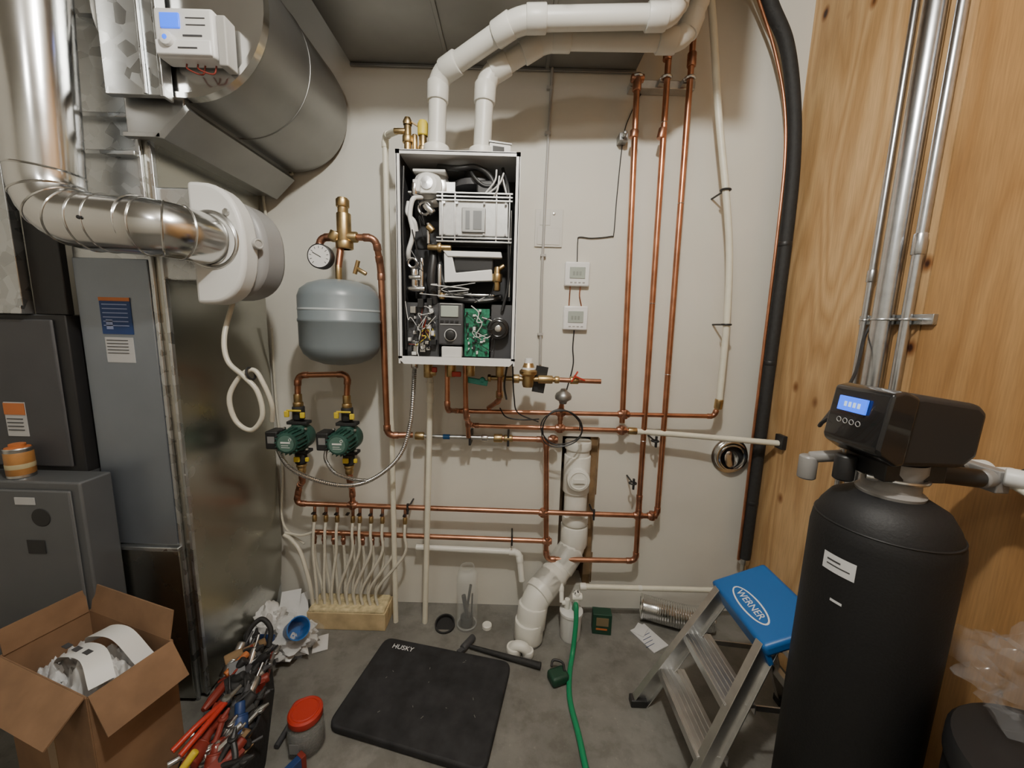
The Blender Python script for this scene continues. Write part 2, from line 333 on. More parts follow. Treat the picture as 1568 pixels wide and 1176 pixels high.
def wires(n,reg,cols):
    for ci,m in enumerate(cols):
        L=[]
        for i in range(n):
            u0,u1,w0,w1=reg; p=[b(random.uniform(u0,u1),random.uniform(w0,w1),random.uniform(.005,.04)) for _ in range(4)]
            q=[p[0]]; 
            for k in range(3):
                a=Vector(q[-1]); q.append(tuple(a+(Vector(p[k+1])-a)*.5))
            L.append(sweep(cat(q,6),random.choice([.0012,.0015,.002]),5))
        o.add('wires_'+m.name,L,m)
wires(6,(.02,.15,.02,.25),[black,whitep])
wires(2,(.02,.15,.02,.25),[yel,redd])
wires(4,(.23,.40,.02,.27),[black,whitep])
wires(4,(.02,.40,.22,.30),[black,whitep])
wires(3,(.02,.14,.3,.6),[black])
o.add('case_edge_cable',hosep([b(.02,.68,.03),b(.016,.5,.02),b(.02,.3,.02),b(.02,.05,.03)],.004),black)
o.add('vent_collars',[rcyl((-.287,1.45,1.964),(-.287,1.45,2.0),.045),rcyl((-.128,1.45,1.964),(-.128,1.45,1.995),.045)],pvcw)

o=O('junction_box'); o.add('body',box((-.07,1.46,1.988),(.075,.06,.04),.25),whitep,.003); o.add('label',box((-.069,1.4285,1.988),(.04,.002,.02),.25),black); o.add('lid',box((-.07,1.46,2.011),(.08,.065,.005),.25),galvd)

# ------------------------------------------------------------------ vents
o=O('pvc_vent_pipes')
v1=[(-.287,1.45,1.98),(-.28,1.45,2.225),(-.01,1.32,2.31),(.46,1.32,2.33),(.50,1.34,2.74)]
v2=[(-.128,1.45,1.98),(-.118,1.45,2.225),(.078,1.42,2.325),(.53,1.42,2.33),(.575,1.42,2.45)]
A=[];B=[]
for v in (v1,v2):
    a,c=pipe(v,.031,.05); A+=a;B+=c
o.add('pipes',A,pvc); o.add('elbows',B,pvc)

# ------------------------------------------------------------------ overhead trunk duct
o=O('overhead_trunk_duct')
o.add('body',bb(-.695,.47,.95,1.745,2.43,2.74),galvd,.004)
o.add('seams',[bb(-.30,-.285,.945,1.745,2.422,2.43),bb(.1,.115,.945,1.745,2.422,2.43),bb(-.695,.47,1.735,1.745,2.418,2.43)],galvd,.002)

o=O('brass_relief_valve_manifold')
o.add('body',[rcyl((-.43,1.5,1.995),(-.33,1.5,1.995),.012),rcyl((-.40,1.5,1.96),(-.40,1.5,2.09),.013),rcyl((-.375,1.5,1.99),(-.375,1.5,2.06),.010),rcyl((-.345,1.5,1.96),(-.345,1.5,2.06),.014),rcyl((-.40,1.5,2.03),(-.40,1.5,2.055),.019),rcyl((-.345,1.5,2.0),(-.345,1.5,2.02),.019),rcyl((-.45,1.5,2.07),(-.40,1.5,2.07),.010),lathe((-.40,1.5,2.09),(0,0,1),[(.015,0),(.017,.01),(.01,.025),(0,.028)],16)],brass)
o.add('handle',box((-.385,1.5,2.10),(.05,.012,.004),Matrix.Rotation(.5,3,'Y')),brass)
o.add('yellow_cap',[lathe((-.345,1.5,2.055),(0,0,1),[(.016,0),(.019,.003),(.019,.04),(.014,.05),(0,.051)],20)],yel)
o=O('relief_drain_pipe'); o.pipes('pipe',[[(-.44,1.5,2.07),(-.52,1.62,2.105),(-.515,1.62,0.0)]],.0115,pex)
o=O('condensate_drain_pipe'); o.pipes('pipe',[[(-.345,1.6,1.243),(-.348,1.62,1.10),(-.378,1.62,0.0)]],.0125,pex)

# ------------------------------------------------------------------ expansion tank
o=O('expansion_tank'); cx,cy=-.668,1.5; r=.145
prof=[(0,0),(.03,0.0),(.07,.006),(.11,.022),(.133,.045),(r,.075),(r,.16),(r+.0025,.163),(r+.0025,.172),(r,.175),(r,.255),(.135,.282),(.11,.303),(.07,.317),(.03,.322),(0,.323)]
o.add('shell',lathe((cx,cy,1.222),(0,0,1),prof,48),tankm,ang=60)
o.add('stripe',lathe((cx,cy,1.222),(0,0,1),[(r+.001,.205),(r+.0012,.206),(r+.0012,.211),(r+.001,.212)],48),mat('tank_light_print',(.5,.55,.57)))
o.add('valve_stem',[rcyl((cx,cy,1.54),(cx,cy,1.60),.012)],brass)
o=O('air_vent_assembly'); y=1.52
o.pipes('copper',[[(-.745,y,1.60),(-.745,y,1.70),(-.66,y,1.705)],[(-.64,y,1.705),(-.532,y,1.705),(-.528,1.56,1.60),(-.523,1.58,.915),(-.42,1.6,.915)],[(cx,1.5,1.59),(-.66,y,1.70)]],.0125,copper,copperd)
o.add('small_stubs',[cyl((-.60,y,1.62),(-.615,y,1.57),.008),rcyl((-.605,y,1.59),(-.57,y,1.57),.008)],brass)
o.add('air_separator',[rcyl((-.70,y,1.705),(-.60,y,1.705),.02),rcyl((-.65,y,1.66),(-.65,y,1.79),.026),rcyl((-.65,y,1.66),(-.65,y,1.69),.032),rcyl((-.652,y,1.78),(-.652,y,1.845),.019),rcyl((-.652,y,1.81),(-.652,y,1.84),.024),rcyl((-.69,y,1.69),(-.675,y,1.72),.026)],brass)
o.add('gauge_body',[lathe((-.725,1.50,1.625),(0,-1,0),[(0,0),(.045,0),(.045,.028),(.040,.030)],36),cyl((-.735,1.5,1.625),(-.745,y,1.625),.012)],black)
o.add('gauge_dial',[lathe((-.725,1.4705,1.625),(0,-1,0),[(0,.001),(.040,.001),(.0405,0)],36)],white)
tick=[]
for i in range(11):
    a=math.radians(225-27*i); tick.append(box((-.725+.032*math.cos(a),1.469,1.625+.032*math.sin(a)),(.008,.001,.0016),Matrix.Rotation(-a,3,'Y')))
tick.append(box((-.733,1.4685,1.630),(.035,.001,.0022),Matrix.Rotation(.5,3,'Y')))
o.add('gauge_marks',tick,black)

# ------------------------------------------------------------------ circulator pumps
def pump(xc):
    p=O('circulator_pump'); y=1.58
    p.add('brass_unions',[rcyl((xc,y,1.045),(xc,y,1.085),.016),rcyl((xc,y,.74),(xc,y,.765),.017),rcyl((xc,y,1.03),(xc,y,1.05),.02),rcyl((xc,y,.765),(xc,y,.78),.021)],brass)
    p.add('valve_bodies',[rcyl((xc,y,.975),(xc,y,1.032),.024),rcyl((xc,y,.782),(xc,y,.83),.024),box((xc,y,.963),(.085,.045,.014)),box((xc,y,.838),(.085,.045,.014))],blackr,.003)
    p.add('yellow_handles',[box((xc-.03,y-.035,1.005),(.018,.012,.026)),box((xc+.032,y-.03,1.0),(.018,.012,.024)),box((xc,y-.036,1.02),(.06,.006,.008)),box((xc,y-.034,.81),(.024,.01,.022)),box((xc+.036,y-.02,.806),(.014,.012,.018))],yel,.003)
    p.add('volute',[rcyl((xc,y+.035,.90),(xc,y-.03,.90),.055,.01,32),rcyl((xc,y,.845),(xc,y,.955),.03)],green)
    p.add('motor',[rcyl((xc,y-.03,.90),(xc,y-.105,.90),.043,.008,32)]+[box((xc+.046*math.cos(a),y-.065,.90+.046*math.sin(a)),(.010,.065,.003),Matrix.Rotation(-a,3,'Y')) for a in [math.radians(20*i) for i in range(18)]],green)
    p.add('flange_bolts',[rcyl((xc+sx*.044,y-.04,.90+sz*.044),(xc+sx*.044,y-.028,.90+sz*.044),.006) for sx in(-1,1) for sz in(-1,1)],steel)
    p.add('nameplate',[lathe((xc,y-.1055,.90),(0,-1,0),[(0,.001),(.032,.001),(.033,0)],32)],mat('plate_green_grey',(.09,.17,.14),0,.4))
    p.add('nameplate_print',[box((xc,y-.1075,.905),(.038,.001,.007)),box((xc-.003,y-.1075,.893),(.028,.001,.002)),box((xc,y-.1075,.885),(.034,.001,.002)),torus((xc+.018,y-.107,.917),(0,1,0),.005,.001,16,4)],whitep)
    p.add('terminal_box',[box((xc-.070,y-.05,.905),(.05,.07,.075))],black,.006)
    p.add('terminal_label',[box((xc-.070,y-.086,.908),(.028,.001,.028))],mat('label_grey',(.22,.22,.22)))
    return p
pump(-.895); pump(-.69)

# ------------------------------------------------------------------ copper network
o=O('copper_heating_pipes'); R=.0118; y=1.66
o.pipes('pump_supply_arch',[[(-.895,1.58,1.07),(-.89,1.58,1.163),(-.682,1.58,1.173),(-.69,1.58,1.07)]],R,copper,copperd)
o.pipes('supply_return',[
 [(-.895,1.58,.75),(-.895,1.58,.70),(-.955,y,.645),(-.975,y,.557),(.683,y,.543),(.655,y,2.74)],
 [(-.69,1.58,.75),(-.69,1.58,.70),(-.715,y,.64),(-.716,y,.557)],
 [(.565,y,2.74),(.596,y,.60),(.602,y,.318),(.183,y,.314),(.160,y,.893),(-.05,y,.893)],
 [(.455,y,2.33),(.492,y,.98)],
 [(-.903,y,.418),(.175,y,.405)]],R,copper,copperd)
o.pipes('domestic_lines',[
 [(-.255,1.5,1.243),(-.255,1.5,1.05),(-.235,y,1.012),(.895,y,1.02),(.905,y,1.06)],
 [(-.185,1.5,1.243),(-.183,1.52,1.02),(-.178,y,.948),(.53,y,.944)],
 [(-.049,1.5,1.243),(-.049,1.53,1.09),(-.10,y,1.03)],
 [(.218,1.62,1.08),(.218,y,1.02),(.218,y,.95)],
 [(.19,1.55,1.178),(.361,1.55,1.176)],
 [(-.185,1.52,1.06),(-.185,1.6,.99),(-.185,1.64,.90)]],.010,copper,copperd)
tees=[]
for (x,z) in [(.16,.545),(.183,.405),(.596,.545),(.66,.545),(.492,1.018),(.492,.946),(.218,1.018),(.218,.947),(-.716,.557),(.19,.893),(.50,1.018)]:
    tees+= [rcyl((x-.022,y,z),(x+.022,y,z),.015),rcyl((x,y,z-.02),(x,y,z+.02),.015)]
o.add('tees',tees,copperd)
cl=[]
for x,z in [(-.46,.551),(.02,.411),(.39,.548),(.56,.70),(.645,.90)]:
    cl+=[torus((x,y,z),(1,0,0) if z<.6 else (0,0,1),.015,.004,16),cyl((x,y+.012,z),(x,1.75,z),.004),box((x,y-.012,z+.0),(.008,.01,.05))]
o.add('clips',cl,black)
o.add('solder_bands',[torus((.565+.031*(2.74-z)/2.14,y,z),(0,0,1),.0122,.0015,16,6) for z in (2.2,1.5,.9)]+[torus((.683-.028*(z-.543)/2.2,y,z),(0,0,1),.0122,.0015,16,6) for z in (1.9,1.2)],steel)
o.add('top_couplings',[rcyl((.565,y,2.42),(.566,y,2.47),.017),rcyl((.66,y,2.40),(.659,y,2.45),.017),rcyl((.455,y,2.31),(.455,y,2.37),.017),rcyl((.43,y,2.355),(.48,y,2.355),.015),rcyl((.563,y,2.14),(.57,y,2.18),.016),rcyl((.455,y,2.14),(.458,y,2.17),.017)],copperd)
o=O('pipe_support_strut'); o.add('channel',[bb(.44,.70,1.70,1.75,2.345,2.375)],steel,.002); o.add('clamps',[torus((x,1.66,2.36),(0,0,1),.018,.005,18) for x in (.455,.567,.659)]+[bb(x-.02,x+.02,1.675,1.70,2.35,2.37) for x in (.455,.567,.659)],steel); o.add('small_bracket',[bb(.41,.445,1.70,1.75,2.15,2.18),rcyl((.425,1.70,2.165),(.425,1.665,2.165),.008)],galvd,.002)

o=O('hydronic_manifold')
vm=[];tb=[];tb2=[];nuts=[]
for i in range(8):
    x=-.90+i*.045
    vm+=[rcyl((x,1.66,.41),(x,1.66,.36),.009),rcyl((x-.008,1.66,.385),(x+.008,1.66,.385),.013)]
    tb.append(hosep([(x,1.66,.37),(x+.005,1.655,.27),(-.86+i*.036,1.63,.16),(-.86+i*.036,1.63,.09)],.0065))
for i in range(9):
    x=-.90+i*.052+.01
    if abs(x+.716)<.02: x+=.02
    vm+=[rcyl((x,1.66,.55),(x,1.655,.505),.007)]; nuts.append(rcyl((x,1.655,.507),(x,1.65,.475),.010))
    tb2.append(hosep([(x,1.65,.48),(x+.003,1.63,.43),(x+.003,1.62,.34),(-.87+i*.035,1.60,.18),(-.87+i*.035,1.60,.09)],.0065))
o.add('branch_valves',vm,copperd); o.add('valve_nuts',nuts,brass); o.add('valve_grips',[box((-.90+i*.052+.01,1.645,.52),(.012,.02,.006)) for i in range(9)],black)
o.add('loops_front',tb2,pexc); o.add('loops_back',tb,pexc)
o.add('left_tail',[hosep([(-1.04,1.66,.40),(-1.0,1.65,.38),(-.95,1.63,.33),(-.90,1.60,.2),(-.89,1.6,.09)],.009),hosep([(-.903,1.66,.418),(-.96,1.66,.40),(-1.04,1.67,.405)],.006)],pexc)
o=O('wood_manifold_base'); o.add('plank_box',[bb(-.90,-.545,1.56,1.60,0,.085),bb(-.90,-.545,1.64,1.68,0,.085),bb(-.90,-.86,1.6,1.64,0,.085),bb(-.585,-.545,1.6,1.64,0,.085)],woodb,.003); o.add('foam',[bb(-.895,-.55,1.562,1.675,.06,.10)],mat('foam_fill',(.55,.46,.27),0,.9,.3,40,.6),.01)

# feed assembly
o=O('water_feed_assembly'); y=1.55
o.add('brass_run',[rcyl((-.10,y,1.178),(.19,y,1.178),.010),rcyl((.0,y,1.178),(.03,y,1.178),.018),rcyl((.105,y,1.178),(.165,y,1.178),.017),rcyl((.172,y,1.178),(.192,y,1.178),.015),rcyl((-.06,y,1.178),(-.03,y,1.178),.016),rcyl((-.10,y,1.178),(-.085,y,1.178),.015)],brass)
o.add('pressure_regulator',[lathe((.065,y,1.145),(0,0,1),[(0,0),(.02,0),(.024,.012),(.024,.045),(.036,.055),(.036,.066),(.026,.075),(.018,.10),(.012,.11),(0,.112)],28)],brass)
o.add('regulator_cap',[lathe((.065,y,1.212),(0,0,1),[(.028,0),(.028,.008),(.02,.02),(.016,.05),(0,.052)],24)],whitep)
o.add('teal_lever',[box((-.14,y-.02,1.165),(.085,.018,.022),Matrix.Rotation(.15,3,'Y')),rcyl((-.12,y,1.17),(-.12,y-.03,1.17),.012)],teal,.004)
o.add('tag',[box((.115,y+.02,1.175),(.05,.004,.11),Matrix.Rotation(.15,3,'Y'))],black)
o.add('air_scoop',[lathe((.218,1.6,1.07),(0,0,1),[(0,0),(.015,0),(.018,.01),(.034,.02),(.036,.032),(.03,.045),(.016,.055),(.010,.065),(0,.066)],28)],galvd)
o.add('red_levers',[box((.25,y-.02,1.195),(.006,.01,.05),Matrix.Rotation(.5,3,'Y')),box((.27,y-.02,1.19),(.05,.01,.006),Matrix.Rotation(.4,3,'Y'))],red,.002)
o.add('valve',[rcyl((.235,y,1.178),(.27,y,1.178),.016)],brass)
o.add('boiler_tails',[rcyl((-.33,1.5,1.243),(-.33,1.5,1.18),.018),rcyl((-.24,1.5,1.243),(-.24,1.5,1.185),.02),rcyl((-.165,1.5,1.243),(-.165,1.5,1.19),.018),rcyl((-.345,1.5,1.2),(-.30,1.5,1.2),.014),rcyl((-.049,1.5,1.243),(-.049,1.5,1.19),.016),rcyl((-.049,1.53,1.10),(-.049,1.53,1.13),.015)],brass)
o.add('red_shutoffs',[box((-.215,1.47,1.20),(.035,.012,.02)),box((-.30,1.47,1.215),(.02,.012,.02))],red,.003)
o.add('black_wires',[hosep([(.0,1.5,1.243),(.01,1.56,1.10),(.03,1.62,1.02),(.12,1.63,.98)],.003),hosep([(-.02,1.5,1.243),(-.03,1.5,1.16),(-.02,1.5,1.10)],.004)],black)
o=O('gas_supply_line'); y=1.66
o.add('steel_sections',[cyl((-.40,y,.893),(-.06,y,.893),.010),rcyl((-.13,y,.893),(-.10,y,.893),.015)],steel)
o.add('unions',[rcyl((-.425,y,.893),(-.385,y,.893),.018),rcyl((-.075,y,.893),(-.035,y,.893),.019),rcyl((-.03,y,.893),(.01,y,.893),.016)],brass)
o.add('blue_tags',[cyl((-.30,y,.893),(-.27,y,.893),.0112)],blue)
o.add('clips',[bb(-.185,-.175,y-.015,1.75,.86,.91),bb(-.015,-.005,y-.015,1.75,.86,.91)],black)
o=O('black_cable_coil'); 
P=[]
for i in range(70):
    a=i*.27; P.append((.21+(.085+.012*math.sin(i*.31))*math.cos(a),1.60+.012*math.sin(i*.17),.955+(.078+.012*math.cos(i*.23))*math.sin(a)))
o.add('coil',sweep(cat(P,3),.0028,6),black); o.add('lead',hosep([(.12,1.60,1.0),(.05,1.62,.99),(-.02,1.62,1.0),(-.05,1.66,1.03)],.003),black)

# PEX right
o=O('pex_water_line'); A=[hosep([(.905,1.65,1.09),(.895,1.64,1.412),(.875,1.64,1.70),(.837,1.64,1.928),(.772,1.64,2.237),(.70,1.60,2.52),(.64,1.58,2.74)],.0135)]
o.add('pipe',A,pex); o.add('brass_elbow',[rcyl((.905,1.655,1.055),(.905,1.65,1.10),.017)],brass); o.add('clips',[torus((.832,1.64,1.95),(0,0,1),.018,.004,16),cyl((.832,1.65,1.95),(.832,1.75,1.95),.004),torus((.893,1.64,1.42),(0,0,1),.018,.004,16),cyl((.893,1.65,1.42),(.893,1.75,1.42),.004)],black)
o=O('pex_branch_line'); o.pipes('pipe',[[(.53,1.66,.944),(.80,1.65,.932),(1.165,1.60,.922)]],.0125,pex,coll=0); o.add('wall_bracket',[bb(1.15,1.17,1.575,1.625,.90,.96)],black,.003); o.add('coupling',[rcyl((.52,1.66,.944),(.56,1.659,.943),.016)],brass)

# sewer stack
o=O('pvc_sewer_stack'); 
o.pipes('stack',[[(.318,1.74,.86),(.322,1.745,.33),(.24,1.67,.25),(.125,1.56,.185),(.105,1.54,0.0)]],.055,pvcw,rad=.07)
o.add('hub_joints',[rcyl((.318,1.74,.83),(.318,1.74,.87),.062),rcyl((.318,1.74,.62),(.318,1.74,.80),.062),rcyl((.322,1.74,.46),(.322,1.74,.50),.062),rcyl((.107,1.54,.10),(.105,1.54,.0),.064)],pvcw)
o.add('cleanout_cap',[rcyl((.316,1.70,.705),(.314,1.655,.705),.052,.006,32),torus((.314,1.656,.705),(0,1,0),.040,.004),box((.314,1.65,.705),(.05,.008,.018))],pvcw)
o.add('floor_collar',[lathe((.105,1.54,0),(0,0,1),[(.064,0),(.066,.012),(.064,.014)],32)],conc)
o=O('pvc_drain_branch'); o.pipes('pipe',[[(-.43,1.68,.345),(.055,1.68,.333),(.072,1.66,.20)]],.0145,pvcw,rad=.03)
o=O('floor_drain_trap'); o.add('elbow',[hosep([(.03,1.46,.02),(.05,1.455,.04),(.08,1.45,.04),(.10,1.45,.015)],.022,14),rcyl((.04,1.46,0),(.04,1.46,.036),.032),rcyl((.10,1.45,0),(.10,1.45,.03),.024)],pvcw)

o=O('dryer_vent_collar'); c=(1.033,1.75,.815)
o.add('collar',[lathe(c,(0,-1,0),[(.085,0),(.085,.006),(.072,.008),(.072,.03),(.066,.03),(.066,-.0)],36),torus((1.033,1.735,.815),(0,1,0),.068,.006),torus((1.035,1.725,.81),(0,1,0),.060,.006)],shiny)
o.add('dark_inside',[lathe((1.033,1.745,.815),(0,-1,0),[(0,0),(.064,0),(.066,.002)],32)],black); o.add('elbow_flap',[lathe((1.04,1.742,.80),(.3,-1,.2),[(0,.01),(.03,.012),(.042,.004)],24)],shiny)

o=O('insulated_refrigerant_lines')
P=[(.85,1.62,2.74),(.94,1.66,2.62),(1.03,1.68,2.5),(1.09,1.69,2.313),(1.12,1.69,2.1),(1.13,1.69,1.82),(1.13,1.69,1.249),(1.13,1.69,.8),(1.128,1.69,.33)]
o.add('insulation',hosep(P,.025,14),blackr); o.add('tape_bands',[rcyl((1.129,1.69,z),(1.129,1.69,z+.02),.0265) for z in (.6,1.25,1.75)],black)
o.add('suction_line',hosep([(.80,1.62,2.74),(.91,1.66,2.6),(.99,1.68,2.47),(1.055,1.69,2.3),(1.085,1.69,2.1),(1.093,1.69,1.8),(1.095,1.69,1.3),(1.097,1.69,.9),(1.10,1.69,.32)],.006),copper)
o.add('end_cap',[rcyl((1.128,1.69,.33),(1.128,1.69,.30),.022),cyl((1.128,1.69,.30),(1.128,1.69,.20),.012)],steel)

for z0,z1,xx in [(1.569,1.672,.271),(1.379,1.484,.273)]:
    p=O('wall_thermostat'); p.add('case',bb(xx-.054,xx+.054,1.725,1.75,z0,z1),white,.006); p.add('display',bb(xx-.034,xx+.034,1.722,1.726,z0+.032,z1-.022),lcdg,.002)
    p.add('buttons',[bb(xx-.03+.018*i,xx-.02+.018*i,1.723,1.726,z0+.013,z0+.018) for i in range(4)],vinyl); p.add('digits',[bb(xx-.02+.014*i,xx-.011+.014*i,1.7215,1.7225,z0+.045,z0+.062) for i in range(3)],mat('lcd_digit',(.25,.28,.25)))
o=O('thermostat_wiring'); y=1.744
o.add('wires',[hosep([(.27,y,1.67),(.268,y,1.76),(.275,y,1.778),(.33,y,1.775),(.41,y,1.785),(.422,y,1.80),(.425,y,1.949),(.436,y,2.18),(.46,y,2.27),(.50,y,2.354)],.0022,6),hosep([(.272,y,1.38),(.27,y,1.30),(.275,y,1.22),(.25,y,1.1)],.003,6)],black)
o.add('link_wires',[hosep([(.245,y,1.575),(.243,y,1.48)],.003,6),hosep([(.29,y,1.575),(.288,y,1.53),(.30,y,1.48)],.003,6)],copperd)
o=O('surface_conduit'); o.pipes('tube',[[(.128,1.738,2.43),(.12,1.738,2.0),(.117,1.738,1.6),(.125,1.738,1.22)]],.006,vinyl,coll=0); o.add('clips',[bb(.108,.132,1.73,1.75,z,z+.012) for z in (2.18,1.69,1.35,2.35)],vinyl,.002)
o=O('wall_access_plate'); pm=mat('plate_offwhite',(.56,.545,.50),0,.5); o.add('plate',bb(.08,.20,1.742,1.75,1.733,1.888),pm,.002); o.add('embossing',[bb(.09,.19,1.740,1.743,1.742,1.812),bb(.10,.145,1.740,1.743,1.822,1.878)],pm,.002); o.add('screws',[rcyl((.16,1.742,1.87),(.16,1.738,1.87),.006)],steel)

def ribbed(P,r,k=.0012,n=26):
    Q=cat(P,n); N=len(Q); return sweep(Q,r,12,rf=lambda t:r+(k if int(round(t*(N-1)))%2 else -k))
o=O('flexible_metal_conduit')
o.add('long_run',ribbed([(-.383,1.5,1.243),(-.39,1.5,1.12),(-.404,1.5,.987),(-.44,1.5,.87),(-.508,1.5,.79),(-.60,1.5,.735),(-.698,1.5,.722),(-.82,1.5,.75),(-.907,1.5,.80),(-.96,1.52,.87)],.0085,.001,30),steel)
o.add('short_run',ribbed([(-.755,1.52,.87),(-.75,1.5,.83),(-.71,1.49,.78),(-.64,1.49,.755),(-.58,1.5,.745)],.007,.001,24),steel)
o.add('connectors',[rcyl((-.383,1.5,1.243),(-.384,1.5,1.215),.014),rcyl((-.96,1.52,.862),(-.965,1.525,.885),.013)],chrome)

o=O('condensate_pump'); px,py=.295,1.56
o.add('canister',[lathe((px,py,0),(0,0,1),[(0,0),(.042,0),(.046,.01),(.048,.12),(.052,.124),(.052,.135),(.03,.142),(0,.143)],32)],whitep)
o.add('top_fittings',[rcyl((px-.02,py,.14),(px-.02,py,.19),.012),rcyl((px+.02,py,.14),(px+.022,py,.225),.014),rcyl((px-.045,py,.17),(px-.01,py,.17),.010),rcyl((px+.0,py,.20),(px+.045,py,.20),.016)],pvcw)
o.pipes('pvc_outlet',[[(px-.045,py,.17),(px-.045,1.6,.24),(.20,1.66,.26)]],.010,pvcw)
o.add('valve',[box((px+.02,py,.215),(.02,.02,.02))],black,.002)
o=O('pvc_condensate_line'); o.pipes('pipe',[[(.34,1.6,.222),(.953,1.6,.222),(1.10,1.62,.222)]],.0115,pex,coll=0); o.add('couplings',[rcyl((.335,1.6,.222),(.365,1.6,.222),.016),rcyl((.60,1.6,.222),(.62,1.6,.222),.0125)],pvcw)
o=O('garden_hose'); o.add('hose',hosep([(.305,1.55,.15),(.307,1.52,.19),(.305,1.49,.12),(.29,1.45,.02),(.265,1.36,.011),(.25,1.25,.011),(.262,1.12,.011),(.27,1.0,.011),(.29,.85,.011),(.30,.6,.011)],.0105,12),hose)

# ------------------------------------------------------------------ left: ducts & furnace
o=O('galvanized_plenum_duct')
o.add('front_face',bb(-1.36,-1.12,1.22,1.74,.0,2.74),galv,.003)
o.add('painted_panel',bb(-1.355,-1.125,1.212,1.22,.62,1.56),bgrey,.002)
o.add('lower_panel',bb(-1.355,-1.118,1.205,1.22,.02,.60),galvs,.003)
o.add('drive_cleats',[bb(-1.36,-1.115,1.20,1.225,z,z+.014) for z in (.60,1.85,1.95,2.20)]+[bb(-1.125,-1.112,1.215,1.225,.0,2.7)],galv,.003)
o.add('warning_label',[bb(-1.286,-1.19,1.210,1.2125,1.33,1.443)],blued); o.add('label_header',[bb(-1.286,-1.19,1.2085,1.2105,1.432,1.443)],orange)
o.add('label_print',[bb(-1.278,-1.20,1.2085,1.2105,1.42-.013*i,1.423-.013*i) for i in range(6)]+[bb(-1.27,-1.25,1.2085,1.2105,1.345,1.375)],mat('print_blue',(.25,.3,.5)))
o.add('paper_label',[bb(-1.282,-1.194,1.210,1.2125,1.241,1.32)],pgrey); o.add('paper_print',[bb(-1.276,-1.21,1.2085,1.2105,1.31-.01*i,1.312-.01*i) for i in range(5)],dgrey)
o.add('return_side_sheet',extr([(1.225,.02),(1.58,.02),(1.66,.07),(1.70,.17),(1.72,.32),(1.72,1.98),(1.225,1.98)],'x',.03,(-1.12,0,0)),galvs,.004)
o.add('edge_seam',[bb(-1.095,-1.085,1.222,1.236,.02,1.98)],galv,.002)
o.add('humidifier_backbox',[bb(-1.09,-.97,1.23,1.40,1.50,1.775)],galv,.006)
o=O('round_supply_duct'); cx,cz,r=-.93,2.225,.23
o.add('barrel',[lathe((cx,1.18,cz),(0,1,0),[(r-.002,0),(r,.002),(r,.50),(r*.985,.535),(r*.95,.555)],64)],galvd,ang=30)
o.add('end_cap',[lathe((cx,1.175,cz),(0,1,0),[(0,.002),(r-.012,.002),(r-.01,-.004),(r+.004,-.004),(r+.005,.02)],64)],shiny)
o.add('standing_seams',[torus((cx,yy,cz),(0,1,0),r,.002,64) for yy in (1.42,)],galvd)
o.add('takeoff_body',extr([(-1.12,1.90),(-1.03,1.90),(-.95,1.975),(-.95,2.02),(-1.12,2.02)],'y',.52,(0,1.19,0)),galvd,.003)
o.add('takeoff_ribs',[extr([(-1.035,1.895),(-1.01,1.888),(-.93,1.965),(-.94,1.98)],'y',.53,(0,1.182,0)),bb(-1.125,-1.02,1.182,1.20,1.893,1.905)],galvd,.001)
o.add('front_flange',[bb(-1.13,-.965,1.15,1.168,1.985,2.74),bb(-.968,-.958,1.135,1.168,1.975,2.74),bb(-1.02,-1.012,1.142,1.15,1.985,2.74)],galv,.002)
o=O('humidifier_controller')
o.add('case',bb(-.955,-.80,1.12,1.168,2.062,2.178),whitep,.008); o.add('front_cover',bb(-.95,-.805,1.113,1.123,2.064,2.10),white,.004)
o.add('display',bb(-.935,-.885,1.116,1.122,2.128,2.163),lcdb,.002); o.add('dial',[rcyl((-.915,1.123,2.098),(-.915,1.103,2.098),.017)],white)
o.add('dial_mark',[rcyl((-.915,1.104,2.098),(-.915,1.102,2.098),.006)],lcdb); o.add('print',[bb(-.87,-.82,1.1185,1.1205,2.152,2.154),bb(-.87,-.82,1.1185,1.1205,2.136,2.138),bb(-.88,-.83,1.1185,1.1205,2.11,2.114),bb(-.89,-.84,1.1115,1.1135,2.078,2.081)],dgrey)
o.add('side_box',bb(-.80,-.775,1.13,1.17,2.05,2.17),vinyl,.004); o.add('leads',[hosep([(-.90,1.15,2.064),(-.89,1.14,2.045),(-.86,1.15,2.038),(-.85,1.15,2.06)],.002),hosep([(-.87,1.15,2.064),(-.86,1.14,2.045),(-.83,1.15,2.04),(-.82,1.15,2.06)],.002)],redd)
# humidifier
o=O('bypass_humidifier')
def dprof(x0,x1,z0,z1,n=20,p=2.4):
    zc=(z0+z1)/2;h=(z1-z0)/2; q=[(x0,z0),]
    for i in range(n+1):
        a=-math.pi/2+math.pi*i/n; c=math.cos(a); s=math.sin(a)
        q.append((x0+.03+(x1-x0-.03)*abs(c)**(2/p),zc+h*(1 if s>0 else -1)*abs(s)**(2/p)))
    q.append((x0,z1)); return q
o.add('base',extr(dprof(-.975,-.815,1.43,1.785),'y',.07,(0,1.20,0)),whitep,.012,ang=50)
o.add('cover',extr(dprof(-.975,-.80,1.45,1.765),'y',.13,(0,1.27,0)),mat('cover_shade_grey',(.30,.30,.30),0,.4),.025,ang=50)  # shade on the front cover is put into its grey colour
o.add('knob',[rcyl((-.86,1.268,1.62),(-.80,1.245,1.62),.016),torus((-.80,1.245,1.62),(1,-.5,0),.013,.003,20)],vinyl)
o.add('collar',[torus((-.915,1.2,1.62),(0,1,0),.080,.006,40),rcyl((-.86,1.2,1.70),(-.86,1.193,1.70),.01)],steel)
